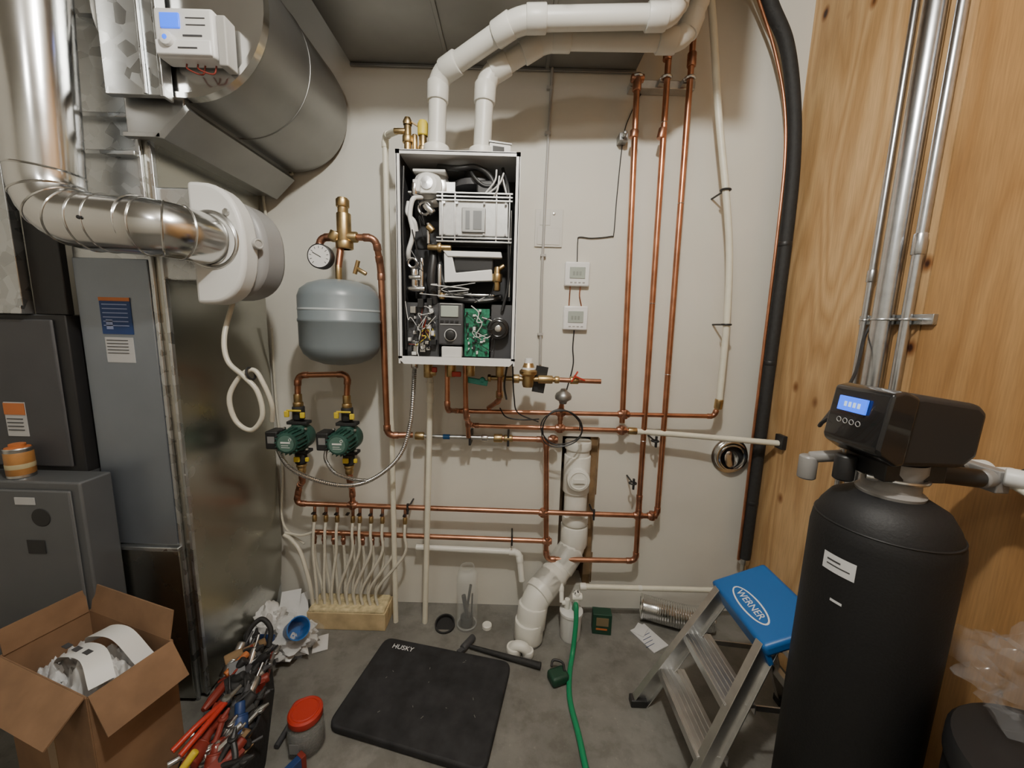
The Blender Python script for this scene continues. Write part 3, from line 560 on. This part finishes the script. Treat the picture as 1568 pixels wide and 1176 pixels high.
# round pipe
o=O('galvanized_round_flue_pipe')
P,m=fillet([(-1.205,1.1,2.74),(-1.262,1.09,1.64),(-.955,1.09,1.625),(-.925,1.21,1.62)],.12,8)
o.add('pipe',sweep(P,.074,40),shiny,ang=30)
rings=[]
for i in range(1,len(P)-1):
    if i in (1,3,5,7,9,11,14,17): 
        d=(P[i+1]-P[i-1]).normalized(); rings.append(torus(P[i],d,.0735,.003,40,6))
for x in (-1.10,-1.02): rings.append(torus((x,1.09,1.632),(1,0,-.04),.0735,.0025,40,6))
for z in (2.3,): rings.append(torus((-1.228,1.096,z),(.03,0,1),.0735,.003,40,6))
o.add('crimps',rings,shiny)
o.add('screws',[rcyl((-1.10,1.016,1.63),(-1.10,1.010,1.63),.005)],black)
o=O('humidifier_drain_tube')
P=[(-.95,1.32,1.44),(-.95,1.27,1.33),(-.93,1.25,1.25),(-.88,1.25,1.20),(-.84,1.25,1.15),(-.83,1.25,1.07),(-.87,1.25,1.02),(-.92,1.25,1.05),(-.935,1.25,1.13),(-.90,1.26,1.20),(-.86,1.27,1.22),(-.83,1.27,1.17),(-.815,1.28,1.10),(-.83,1.30,1.04)]
o.add('tube',hosep(P,.008),pexc); o.add('tie',[torus((-.865,1.26,1.21),(1,0,.3),.02,.004,14)],black)
o=O('thin_supply_tube'); o.add('tube',[hosep([(-1.06,1.70,1.35),(-1.085,1.735,1.05),(-1.075,1.735,.7),(-1.07,1.70,.47),(-1.03,1.69,.39),(-.96,1.68,.345)],.005,8),hosep([(-1.07,1.73,1.80),(-1.08,1.735,1.92),(-1.03,1.735,1.98),(-.95,1.735,2.0)],.006,8)],pexc)
# furnace
o=O('furnace')
o.add('upper_cabinet',bb(-2.2,-1.375,1.19,1.70,.88,1.385),black,.004); o.add('door',bb(-2.1,-1.41,1.18,1.19,.90,1.37),dgrey,.006)
o.add('right_gap_shade',bb(-1.47,-1.37,1.195,1.215,1.385,1.80),black,.003)  # black sheet stands in for the shade of the gap beside the duct
o.add('lower_cabinet',bb(-2.2,-1.30,1.10,1.195,0,.884),mgrey,.006); o.add('lower_rear',bb(-2.2,-1.375,1.195,1.70,0,.88),mgrey)
o.add('lower_door',bb(-2.1,-1.325,1.09,1.10,.05,.86),mgrey,.006)
o.add('grip_holes',[lathe((-1.42,1.089,.774),(0,-1,0),[(0,.001),(.028,.001),(.029,0)],24),bb(-1.475,-1.42,1.0875,1.0895,.655,.70)],black,.004)
o.add('badge',bb(-1.49,-1.43,1.0875,1.0895,.815,.838),pgrey)
o.add('top_duct',bb(-2.2,-1.475,1.17,1.20,1.385,1.86),galv,.003)
o.add('top_duct_flange',bb(-2.2,-1.47,1.16,1.17,1.385,1.41),galv,.002)
o.add('caution_label',bb(-1.595,-1.53,1.1775,1.1805,1.0,1.11),pgrey); o.add('caution_header',bb(-1.595,-1.53,1.176,1.178,1.07,1.107),orange); o.add('caution_print',[bb(-1.59,-1.54,1.176,1.178,1.055-.012*i,1.058-.012*i) for i in range(4)],dgrey)
o=O('primer_can'); cnx,cny=-1.52,1.138
o.add('can',[lathe((cnx,cny,.884),(0,0,1),[(0,0),(.029,0),(.031,.003),(.0305,.006),(.0305,.088),(.031,.091),(.029,.094)],28)],steel); o.add('label_band',[lathe((cnx,cny,.884),(0,0,1),[(.0306,.010),(.0312,.011),(.0312,.080),(.0306,.081)],28)],amber)
o.add('label_stripe',[lathe((cnx,cny,.884),(0,0,1),[(.0313,.030),(.0316,.031),(.0316,.044),(.0313,.045)],28)],mat('label_kraft',(.45,.38,.22)))
o.add('lid',[lathe((cnx,cny,.975),(0,0,1),[(.029,0),(.027,.004),(.018,.006),(.018,.014),(.012,.016),(0,.016)],28)],orange)

# ------------------------------------------------------------------ right: conduits, softener
o=O('electrical_conduits')
o.add('large_conduit',cyl((1.13,1.20,0),(1.13,1.20,2.75),.027,28),emt)
o.add('small_conduits',[cyl((1.152,1.285,0),(1.152,1.285,2.75),.0105,20),cyl((1.142,1.14,0),(1.142,1.14,2.75),.0125,20)],emt)
o.add('couplings',[rcyl((1.142,1.14,1.62),(1.142,1.14,1.68),.016),rcyl((1.152,1.285,1.56),(1.152,1.285,1.60),.0135)],emt)
o.add('strut',[bb(1.155,1.17,1.08,1.31,1.425,1.455)],galv,.002)
o.add('straps',[torus((1.13,1.20,1.44),(0,0,1),.029,.003,24),torus((1.142,1.14,1.44),(0,0,1),.014,.003,20),torus((1.152,1.285,1.44),(0,0,1),.012,.003,20)]+[rcyl((1.16,yy,1.44),(1.12,yy,1.44),.004) for yy in (1.165,1.24,1.11)],galv)
o=O('water_softener_tank'); cx,cy=.852,.82; Rt=.130
o.add('jacketed_vessel',[lathe((cx,cy,0),(0,0,1),[(0,0),(Rt-.01,0),(Rt,.01),(Rt,.94),(Rt-.003,.965),(Rt-.014,.995),(.10,1.022),(.07,1.04),(.05,1.046),(0,1.046)],64)],jacket,ang=60)
o.add('jacket_seam',[torus((cx,cy,.975),(0,0,1),Rt-.006,.002,64,6)],black)
o.add('neck',[lathe((cx,cy,1.042),(0,0,1),[(.058,0),(.06,.008),(.05,.016),(.05,.05),(.055,.06),(.055,.08)],40)],mat('neck_grey',(.25,.24,.23),0,.35))
o.add('clamp_ring',[torus((cx,cy,1.085),(0,0,1),.056,.005,40),rcyl((cx-.07,cy-.01,1.085),(cx-.05,cy-.02,1.085),.008)],steel)
hx0,hx1,hy0,hy1=.752,.958,.755,.885
poly=[(hx0+.035,1.125),(hx0+.005,1.15),(hx0,1.17),(hx0+.012,1.255),(hx0+.03,1.270),(hx0+.07,1.275),(hx1-.02,1.260),(hx1,1.243),(hx1-.004,1.15),(hx1-.03,1.125)]
o.add('control_head_cover',extr(poly,'y',hy1-hy0,(0,hy0,0)),black,.012)
pf=[(hx0-.012,1.16),(hx0-.006,1.148),(hx0+.03,1.125),(hx0+.05,1.13),(hx0+.06,1.27),(hx0+.03,1.283),(hx0+.002,1.276)]
o.add('control_face',extr(pf,'y',hy1-hy0+.01,(0,hy0-.005,0)),blackg,.01)
Rf=Matrix.Rotation(math.radians(6),3,'Y')
o.add('display',box((hx0-.006,.828,1.240),(.006,.068,.032),Rf),lcdb,.001)
o.add('display_digits',[box((hx0-.0095,.842-.011*i,1.240),(.001,.006,.011),Rf) for i in range(4)],mat('lcd_light',(.6,.8,1),0,.4,emit=.5))
o.add('buttons',[torus((hx0-.012,.85-.016*i,1.203),(1,0,0),.0055,.0008,18,5) for i in range(4)],vinyl)
o.add('bottom_works',[bb(.79,.92,.775,.875,1.085,1.13),rcyl((.92,.80,1.10),(1.02,.80,1.09),.020),rcyl((.92,.86,1.10),(1.04,.86,1.09),.020),rcyl((.77,.85,1.06),(.77,.85,1.12),.02)],black,.003)
def lab(a0,a1,z0,z1,rr,m,nm):
    v=[];f=[];n=8
    for i in range(n+1):
        a=math.radians(a0+(a1-a0)*i/n)
        for z in (z0,z1): v.append(Vector((cx+rr*math.cos(a),cy+rr*math.sin(a),z)))
    for i in range(n): f.append((2*i,2*i+2,2*i+3,2*i+1))
    o.add(nm,(v,f),m)
lab(184,212,.868,.908,Rt+.0012,paper,'label'); lab(188,200,.892,.896,Rt+.0016,dgrey,'label_print_1'); lab(188,208,.882,.885,Rt+.0016,dgrey,'label_print_2'); lab(196,206,.802,.808,Rt+.0012,paper,'small_tag')
o=O('softener_plumbing')
ng=MATS['neck_grey']
o.add('bypass_valve',[rcyl((1.02,.80,1.09),(1.09,.82,1.085),.02),rcyl((1.04,.86,1.09),(1.09,.87,1.085),.02),bb(1.05,1.08,.79,.89,1.06,1.11),rcyl((.75,.93,1.03),(.75,.93,1.09),.020),rcyl((.75,.93,1.085),(.80,.89,1.105),.014)],ng,.003)
o.add('clear_nuts',[rcyl((1.08,.82,1.085),(1.12,.82,1.085),.024),rcyl((1.08,.87,1.085),(1.12,.87,1.085),.024),rcyl((1.06,.79,1.10),(1.085,.76,1.10),.020)],whitep)
o.add('pex_lines',[hosep([(1.07,.79,1.09),(1.085,.70,1.05),(1.09,.60,1.0),(1.10,.4,.95)],.009),hosep([(1.11,.87,1.085),(1.13,.80,1.10),(1.14,.6,1.11),(1.14,.3,1.12)],.009)],pex)
o.add('black_line',[hosep([(1.12,.82,1.085),(1.14,.76,1.13),(1.145,.6,1.15),(1.145,.3,1.16)],.012)],blackr)
o=O('softener_power_cord'); o.add('cord',hosep([(1.14,1.24,1.44),(1.10,1.22,1.38),(1.02,1.14,1.28),(.90,1.05,1.20),(.80,.97,1.16),(.765,.92,1.18),(.78,.88,1.22)],.0045,8),black)
o=O('brine_tank'); bx_,by_,br=.985,.52,.175
o.add('tank',[lathe((bx_,by_,0),(0,0,1),[(0,0),(br-.015,0),(br-.005,.01),(br-.005,.60),(br,.605),(br,.64),(br-.006,.65),(.05,.662),(0,.663)],48)],black)
def crumple(c,s,seed,nu=18,nv=12,amp=.18):
    """faceted crumpled blob driven by coherent noise"""
    v=[];f=[];off=Vector((seed*3.1,seed*1.7,seed*.9))
    for j in range(nv+1):
        ph=math.pi*j/nv
        for i in range(nu):
            th=2*math.pi*i/nu; d=Vector((math.sin(ph)*math.cos(th),math.sin(ph)*math.sin(th),math.cos(ph)))
            k=1+amp*(1.6*noise.noise(d*2.2+off)+1.1*abs(noise.noise(d*5+off))-.2)
            v.append(Vector((c[0]+s[0]*k*d.x,c[1]+s[1]*k*d.y,c[2]+s[2]*k*d.z)))
    for j in range(nv):
        for i in range(nu): f.append((j*nu+i,j*nu+(i+1)%nu,(j+1)*nu+(i+1)%nu,(j+1)*nu+i))
    return v,f
o=O('clear_plastic_bag'); o.add('film',crumple((1.035,.64,.73),(.095,.095,.075),3,40,26,.45),film,ang=35)

# ------------------------------------------------------------------ step stool
o=O('step_stool')
def rail(p0,p1,w=.028,d=.055):
    p0=Vector(p0);p1=Vector(p1);z=(p1-p0).normalized(); xx=Vector((0,1,0)); xx=(xx-z*xx.dot(z)).normalized(); yy=z.cross(xx); M=Matrix((xx,yy,z)).transposed()
    c=(p0+p1)/2; L=(p1-p0).length
    return [box(c,(.004,d,L),M),box(c+yy*(d/2),(w,.004,L),M),box(c-yy*(d/2),(w,.004,L),M)]
F1=(.51,1.25,.01);F2=(.54,.93,.01);T1=(.77,1.24,.48);T2=(.775,1.01,.48)
B1=(1.06,1.27,.01);B2=(1.06,1.02,.01)
def lp(a,b2,t): return Vector(a)*(1-t)+Vector(b2)*t
o.add('front_rails',rail(F1,T1)+rail(F2,T2),alu,.001)
o.add('rear_rails',rail(B1,(.89,1.24,.48),.02,.03)+rail(B2,(.89,1.02,.48),.02,.03)+[box(((B1[0]+.95)/2,1.14,.16),(.02,.26,.03)),box((.95,1.13,.33),(.015,.23,.02))],alu,.001)
st=[]
for t,wd in ((.30,.09),(.62,.09)):
    a=lp(F1,T1,t);c=lp(F2,T2,t); m=(a+c)/2; L=(a-c).length
    st+= [box((m.x+.02,m.y,m.z),(wd,L,.012),0),box((m.x+.02-wd/2,m.y,m.z-.012),(.004,L,.03)),box((m.x+.02+wd/2,m.y,m.z-.012),(.004,L,.03))]+[box((m.x+.02-wd/2+.012+k*.016,m.y,m.z+.007),(.004,L,.003)) for k in range(5)]
o.add('steps',st,alu,.001)
o.add('feet',[box(q,(.06,.035,.03)) for q in ((.505,1.25,.015),(.535,.93,.015),(1.065,1.27,.015),(1.065,1.02,.015))],black,.004)
tilt=Matrix.Rotation(math.radians(-22),3,'Y')
cc=Vector((.845,1.135,.512))
o.add('blue_top',[box(cc,(.20,.30,.04),tilt)],blue,.012)
o.add('top_rim',[box(cc+tilt@Vector((-.09,0,-.03)),(.016,.29,.05),tilt)],blue,.004)
def oval(c,M,a,bb_,h):
    v=[];n=36
    for i in range(n):
        t=2*math.pi*i/n; v.append(Vector(c)+M@Vector((bb_*math.sin(t),a*math.cos(t),h)))
    return v,[tuple(range(n))]
lo=cc+tilt@Vector((-.045,0,0))
o.add('logo_oval',oval(lo,tilt,.088,.030,.0205),textw); o.add('logo_field',oval(lo,tilt,.082,.025,.0212),blue)
e=(tilt@Matrix.Rotation(math.radians(-90),3,'Z')).to_euler()
o.text('logo_text','WERNER',.032,lo+tilt@Vector((0,0,.0218)),e,textw)
o.add('spreaders',[box((.91,1.255,.25),(.30,.004,.018),Matrix.Rotation(.1,3,'Y')),box((.91,1.01,.25),(.30,.004,.018),Matrix.Rotation(.1,3,'Y'))],alu)

# ------------------------------------------------------------------ floor things
def rpoly(pts,r=.04,n=6):
    out=[]
    N=len(pts)
    for i in range(N):
        p=Vector(pts[i]);a=Vector(pts[i-1])-p;c=Vector(pts[(i+1)%N])-p; A=p+a.normalized()*r;B=p+c.normalized()*r
        for k in range(n+1):
            t=k/n; q=A*(1-t)**2+p*2*t*(1-t)+B*t*t; out.append((q.x,q.y))
    return out
o=O('kneeling_mat'); o.add('pad',extr(rpoly([(-.52,1.50),(.03,1.39),(-.05,.99),(-.60,1.12)]),'z',.03),matm,.008,ang=60)
o.add('specks',[box((random.uniform(-.48,-.08),random.uniform(1.15,1.4),.0305),(random.uniform(.003,.012),.002,.001),random.uniform(0,3)) for _ in range(12)],mat('dust',(.14,.135,.12)))
o.text('logo_text','HUSKY',.03,(-.43,1.44,.0306),(0,0,-.2),textw)
o=O('screw_jar'); jx,jy=-.645,1.08
o.add('jar',[lathe((jx,jy,0),(0,0,1),[(0,0),(.052,0),(.056,.006),(.056,.09),(.046,.105),(.046,.115)],36)],glass); o.add('contents',[lathe((jx,jy,.003),(0,0,1),[(0,0),(.051,0),(.053,.005),(.053,.088),(.03,.096),(0,.09)],30)],mat('mixed_screws',(.05,.045,.04),.6,.5,.9,160,.8))
o.add('jar_label',[box((jx-.01,jy-.0565,.05),(.03,.001,.035))],mat('label_grey',(0,0,0)))
o.add('red_lid',[lathe((jx,jy,.107),(0,0,1),[(.05,0),(.052,.003),(.052,.022),(.047,.027),(.0,.027)],40),torus((jx,jy,.134),(0,0,1),.040,.003,40)],red)
o=O('nail_box'); o.add('carton',[box((.445,1.60,.05),(.085,.05,.10),-.1)],dgreen,.002); o.add('label',[box((.443,1.5735,.065),(.055,.002,.04),-.1)],mat('label_brown',(.20,.15,.08))); o.add('handle_slot',[box((.44,1.572,.03),(.05,.002,.008),-.1)],orange)
o=O('black_cap_lid'); o.add('lid',[lathe((-.28,1.60,.0),(0,-.3,1),[(0,0),(.046,.0),(.046,.022),(.040,.022),(.038,.006),(0,.006)],32)],black)
o=O('clear_tube_jar'); o.add('jar_body',[lathe((-.18,1.61,0),(0,0,1),[(0,0),(.046,0),(.048,.01),(.048,.25),(.042,.275),(.032,.285),(.032,.30),(.028,.30)],36),torus((-.18,1.61,.012),(0,0,1),.044,.004,36)],glass); o.add('rods',[cyl((-.19,1.60,.01),(-.165,1.62,.20),.006),cyl((-.17,1.6,.01),(-.195,1.6,.16),.010),rcyl((-.18,1.61,.005),(-.18,1.61,.05),.03),cyl((-.16,1.61,.0),(-.155,1.60,.17),.004)],black); 
o=O('white_pipe_cap'); o.add('cap',[lathe((-.085,1.60,0),(0,0,1),[(0,.018),(.018,.018),(.022,.014),(.022,0),(0,0)],28)],pvcw)
o=O('hammer'); o.add('handle',sweep([Vector((-.15,1.475,.014)),Vector((0,1.43,.014)),Vector((.15,1.385,.016))],.010,10,rf=lambda t:.008+.006*t),blackr); o.add('head',[rcyl((-.18,1.455,.02),(-.14,1.52,.02),.015),box((-.185,1.445,.02),(.03,.02,.012),.8)],dgrey)
o=O('tape_measure'); o.add('body',[box((.215,1.335,.022),(.075,.06,.04),.4)],dgreen,.012); o.add('strap',[hosep([(.19,1.36,.04),(.20,1.38,.05),(.235,1.37,.05),(.24,1.34,.04)],.005)],black)
o=O('instruction_leaflet'); o.add('sheets',[box((.655,1.56,.004),(.09,.14,.004),.5),box((.63,1.60,.009),(.07,.05,.004),.9)],paper); o.add('print',[box((.645,1.575-.02*i,.0065),(.05,.002,.001),.5) for i in range(4)],blued)
o=O('flexible_foil_duct'); o.add('duct',ribbed([(.66,1.69,.06),(.72,1.67,.058),(.80,1.64,.058),(.88,1.62,.058),(.96,1.62,.058)],.055,.002,16),shiny,ang=25); o.add('end_ring',[torus((.66,1.69,.06),(1,-.3,0),.053,.006,28)],shiny); 
# cardboard box
o=O('cardboard_box'); Rb=math.radians(73); bc=Vector((-1.172,.955,0)); W,D,H=.185,.375,.46; M=Matrix.Rotation(Rb,3,'Z')
def L(x,y,z): return bc+M@Vector((x,y,z))
o.add('side_panels',[box(L(0,D/2,H/2),(W,.005,H),Rb),box(L(0,-D/2,H/2),(W,.005,H),Rb),box(L(W/2,0,H/2),(.005,D,H),Rb),box(L(-W/2,0,H/2),(.005,D,H),Rb),box(L(0,0,.004),(W,D,.006),Rb)],card)
def flap(c,s,rx,ry): return box(c,s,M@Matrix.Rotation(rx,3,'X')@Matrix.Rotation(ry,3,'Y'))
o.add('flaps',[flap(L(0,-D/2-.03,H-.045),(W*.98,.004,.11),-.55,0),flap(L(-W/2-.04,0,H-.03),(.10,D*.98,.004),0,-.7),flap(L(W/2+.008,0,H+.04),(.004,D*.95,.085),0,.2),flap(L(0,D/2,H+.035),(W*.95,.004,.075),-.1,0)],card)
o.add('tape',[box(L(-W/2-.003,0,H*.5),(.001,.04,H*.9),Rb)],mat('packing_tape',(.30,.2,.11),0,.3))
o=O('white_plastic_packing')
def cloth(cx_,cy_,z0,wx,wy,seed,amp,n=34,fall=.05):
    v=[];f=[]
    for i in range(n+1):
        for j in range(n+1):
            a=i/n*2-1;c2=j/n*2-1; p=Vector((a*2.2+seed,c2*2.2,seed*.7))
            z=z0+amp*(noise.noise(p)+.8*abs(noise.noise(p*2.3))+.25*noise.noise(p*5))-fall*(a*a+c2*c2)
            v.append(L(cx_+a*wx*(1+.1*noise.noise(p*1.3)),cy_+c2*wy*(1+.1*noise.noise(p*1.7)),z))
    for i in range(n):
        for j in range(n): q=i*(n+1)+j; f.append((q,q+1,q+n+2,q+n+1))
    return v,f
o.add('sheet_upper',[cloth(.0,-.07,.435,.065,.095,3.3,.05)],bagw,ang=60)
o.add('sheet_lower',[cloth(-.0,.02,.40,.08,.15,8.1,.05)],paper,ang=60)
def strap(pts,w):
    P=cat(pts,8); v=[];f=[]
    for i,p in enumerate(P):
        t=(P[min(i+1,len(P)-1)]-P[max(i-1,0)]).normalized(); s=t.cross(Vector((0,0,1))).normalized()*w/2
        v+=[p-s,p+s]
    for i in range(len(P)-1): f.append((2*i,2*i+1,2*i+3,2*i+2))
    return v,f
o.add('padded_straps',[strap([L(-.05,-.16,.45),L(-.03,-.09,.495),L(-.03,.0,.48),L(-.02,.07,.42)],.05),strap([L(.04,-.16,.44),L(.035,-.08,.50),L(.03,.01,.485),L(.05,.08,.42)],.045)],whitep,ang=60)
o.add('strap_slots',[box(L(-.031,-.07+.045*i,.496-.004*i),(.014,.022,.002),M) for i in range(3)],dgrey)
# tool bag
o=O('tool_bag')
bagp=rpoly([(-.97,1.27),(-.88,1.29),(-.735,1.0),(-.735,.86),(-.87,.84),(-.925,1.02)],.035)
def loft(poly,z0,z1,sc):
    n=len(poly);cx=sum(p[0] for p in poly)/n;cy=sum(p[1] for p in poly)/n
    v=[Vector((x,y,z0)) for x,y in poly]+[Vector((cx+(x-cx)*sc,cy+(y-cy)*sc,z1)) for x,y in poly]+[Vector((cx+(x-cx)*sc*.93,cy+(y-cy)*sc*.93,z1)) for x,y in poly]+[Vector((cx+(x-cx)*sc*.9,cy+(y-cy)*sc*.9,z0+.12)) for x,y in poly]
    f=[(k*n+i,k*n+(i+1)%n,(k+1)*n+(i+1)%n,(k+1)*n+i) for k in range(3) for i in range(n)]+[tuple(range(n)),tuple(3*n+i for i in range(n))]; return v,f
o.add('bag',[loft(bagp,0,.18,.98)],fabric,ang=60)
o.add('pockets',[box((-.755,.93,.08),(.02,.09,.10),-.05),box((-.80,1.10,.08),(.02,.10,.10),.45),box((-.80,.852,.08),(.10,.02,.10))],fabric,.006)
rn=random.Random(11)
cols=[black,dgrey,blackr,steel,blackr,dgrey,redd,blackr,galvd,redd,black,black,blackr,wmid,dgrey,redd,steel,blued]
byc={}
for i in range(130):
    t=rn.random(); px_=-.92+.13*t+rn.uniform(-.05,.05); py_=1.24-.37*t+rn.uniform(-.03,.03)
    a=rn.uniform(.2,2.2); ln=rn.uniform(.06,.13); el=rn.uniform(-.1,.8); d=Vector((math.cos(a)*math.cos(el),math.sin(a)*math.cos(el),math.sin(el)))
    c=Vector((px_,py_,rn.uniform(.13,.215))); p0=c-d*ln/2;p1=c+d*ln/2; m=cols[rn.randrange(len(cols))]
    k=rn.random()
    if k<.35: g=[sweep([p0,p0*.7+p1*.3,p0*.3+p1*.7,p1],.01,10,rf=lambda t,q=rn.uniform(.009,.015):q*(.7+.5*math.sin(3.1*t))),cyl(p1,p1+d*.04,.004,8)]
    elif k<.60:
        s=d.cross(Vector((0,0,1))).normalized()*.02; g=[hosep([p0+s,p0*.5+p1*.5+s*.9,p1],.008,8),hosep([p0-s,p0*.5+p1*.5-s*.9,p1],.008,8),rcyl(p1-Vector((0,0,.006)),p1+Vector((0,0,.006)),.013),cyl(p1,p1+d*.025,.010,8,.004)]
    elif k<.8: g=[rcyl(p0,p0+d*.05,.022),rcyl(p0+d*.045,p1,.014),torus(p0+d*.05,d,.018,.004,18)]
    else: g=[box(c,(ln*.7,.042,.032),Matrix.Rotation(a,3,'Z')@Matrix.Rotation(el,3,'X')),rcyl(p0,p1,.015)]
    byc.setdefault(m.name,[]).extend(g)
for k,g in byc.items(): o.add('tools_'+k,g,MATS[k],.001)
o.add('pliers_red',[hosep([(-.885,.87,.235),(-.86,.93,.25),(-.84,1.0,.245)],.008),hosep([(-.855,.86,.235),(-.84,.92,.247),(-.835,1.0,.245)],.008)],red)
o.add('pliers_joint',[rcyl((-.838,1.005,.235),(-.838,1.005,.255),.014),cyl((-.838,1.005,.245),(-.825,1.05,.25),.009,8,.004)],steel)
o.add('orange_grip',[rcyl((-.93,1.12,.21),(-.90,1.19,.23),.011)],orange); o.add('yellow_grip',[rcyl((-.84,.845,.21),(-.82,.87,.24),.010)],yel)
o.add('bag_handle',[hosep([(-.95,1.25,.18),(-.96,1.28,.23),(-.93,1.31,.26),(-.89,1.30,.23),(-.88,1.27,.18)],.009)],blackr)
o=O('spirit_level'); Ml=math.radians(60)
o.add('beam',[box((-.68,.90,.03),(.24,.022,.055),Ml)],blued,.002); o.add('vials',[box((-.68,.90,.058),(.04,.014,.004),Ml)],yel); o.add('end_caps',[box((-.68+.12*math.cos(Ml),.90+.12*math.sin(Ml),.03),(.015,.026,.06),Ml)],redd,.002)
o=O('wrench'); o.add('shaft',[sweep([Vector((-.735,1.06,.012)),Vector((-.73,1.17,.014))],.009,10)],dgrey); o.add('jaw',[rcyl((-.728,1.19,.004),(-.728,1.19,.026),.024),torus((-.728,1.19,.016),(0,0,1),.024,.007,20)],red)
o=O('tissue_bag'); o.add('tissues',[crumple((-1.0,1.46,.085),(.07,.07,.07),21,36,24,.4),crumple((-.89,1.43,.06),(.08,.07,.05),22,36,22,.4)],bagw,ang=50); o.add('film',[crumple((-.93,1.43,.085),(.125,.09,.075),24,36,22,.3)],film,ang=40)
o.add('printed_wrap',[box((-.96,1.375,.11),(.06,.004,.04),Matrix.Rotation(-.5,3,'X')),],blued)
o=O('blue_cup'); o.add('cup',[lathe((-.885,1.42,.115),(.6,-.45,.55),[(0,0),(.033,0),(.042,.08),(.044,.085),(.040,.085),(.032,.006),(0,.006)],32)],blue); 
o=O('crumpled_papers'); o.add('sheets',[box((-.98,1.62,.05),(.10,.14,.002),Matrix.Rotation(.4,3,'X')@Matrix.Rotation(.5,3,'Z')),box((-1.02,1.64,.07),(.09,.10,.002),Matrix.Rotation(.8,3,'X')@Matrix.Rotation(.2,3,'Z')),box((-.80,1.48,.004),(.06,.09,.002),.4),box((-.88,1.53,.005),(.07,.05,.002),.9)],paper); 

for o in OB: o.done()

# ------------------------------------------------------------------ lights
def bulb(name,loc,e,s,col):
    l=bpy.data.lights.new(name,'POINT'); l.energy=e; l.shadow_soft_size=s; l.color=col; ob=bpy.data.objects.new(name,l); C.objects.link(ob); ob.location=loc
bulb('ceiling_bulb',(.05,.25,2.6),88,.04,(1,.97,.90))
bulb('side_fill',(-.6,-.4,2.5),12,.06,(1,.97,.92))  # added weak fill light from behind left, not a known fixture
w=bpy.data.worlds.new('w'); bpy.context.scene.world=w; w.use_nodes=True; w.node_tree.nodes['Background'].inputs[0].default_value=(.8,.85,1,1); w.node_tree.nodes['Background'].inputs[1].default_value=.05
# ------------------------------------------------------------------ camera
cd=bpy.data.cameras.new('camera'); cd.sensor_width=36; cd.lens=13.52; cd.clip_start=.02
cam=bpy.data.objects.new('camera',cd); C.objects.link(cam)
p=math.radians(8.6);r=math.radians(1.6)
fw=Vector((0,math.cos(p),-math.sin(p)));U=Vector((0,math.sin(p),math.cos(p)));Xw=Vector((1,0,0))
Rr=Xw*math.cos(r)+U*math.sin(r);Up=-Xw*math.sin(r)+U*math.cos(r)
Mx=Matrix((Rr,Up,-fw)).transposed().to_4x4(); Mx.translation=(0,0,1.39); cam.matrix_world=Mx
bpy.context.scene.camera=cam
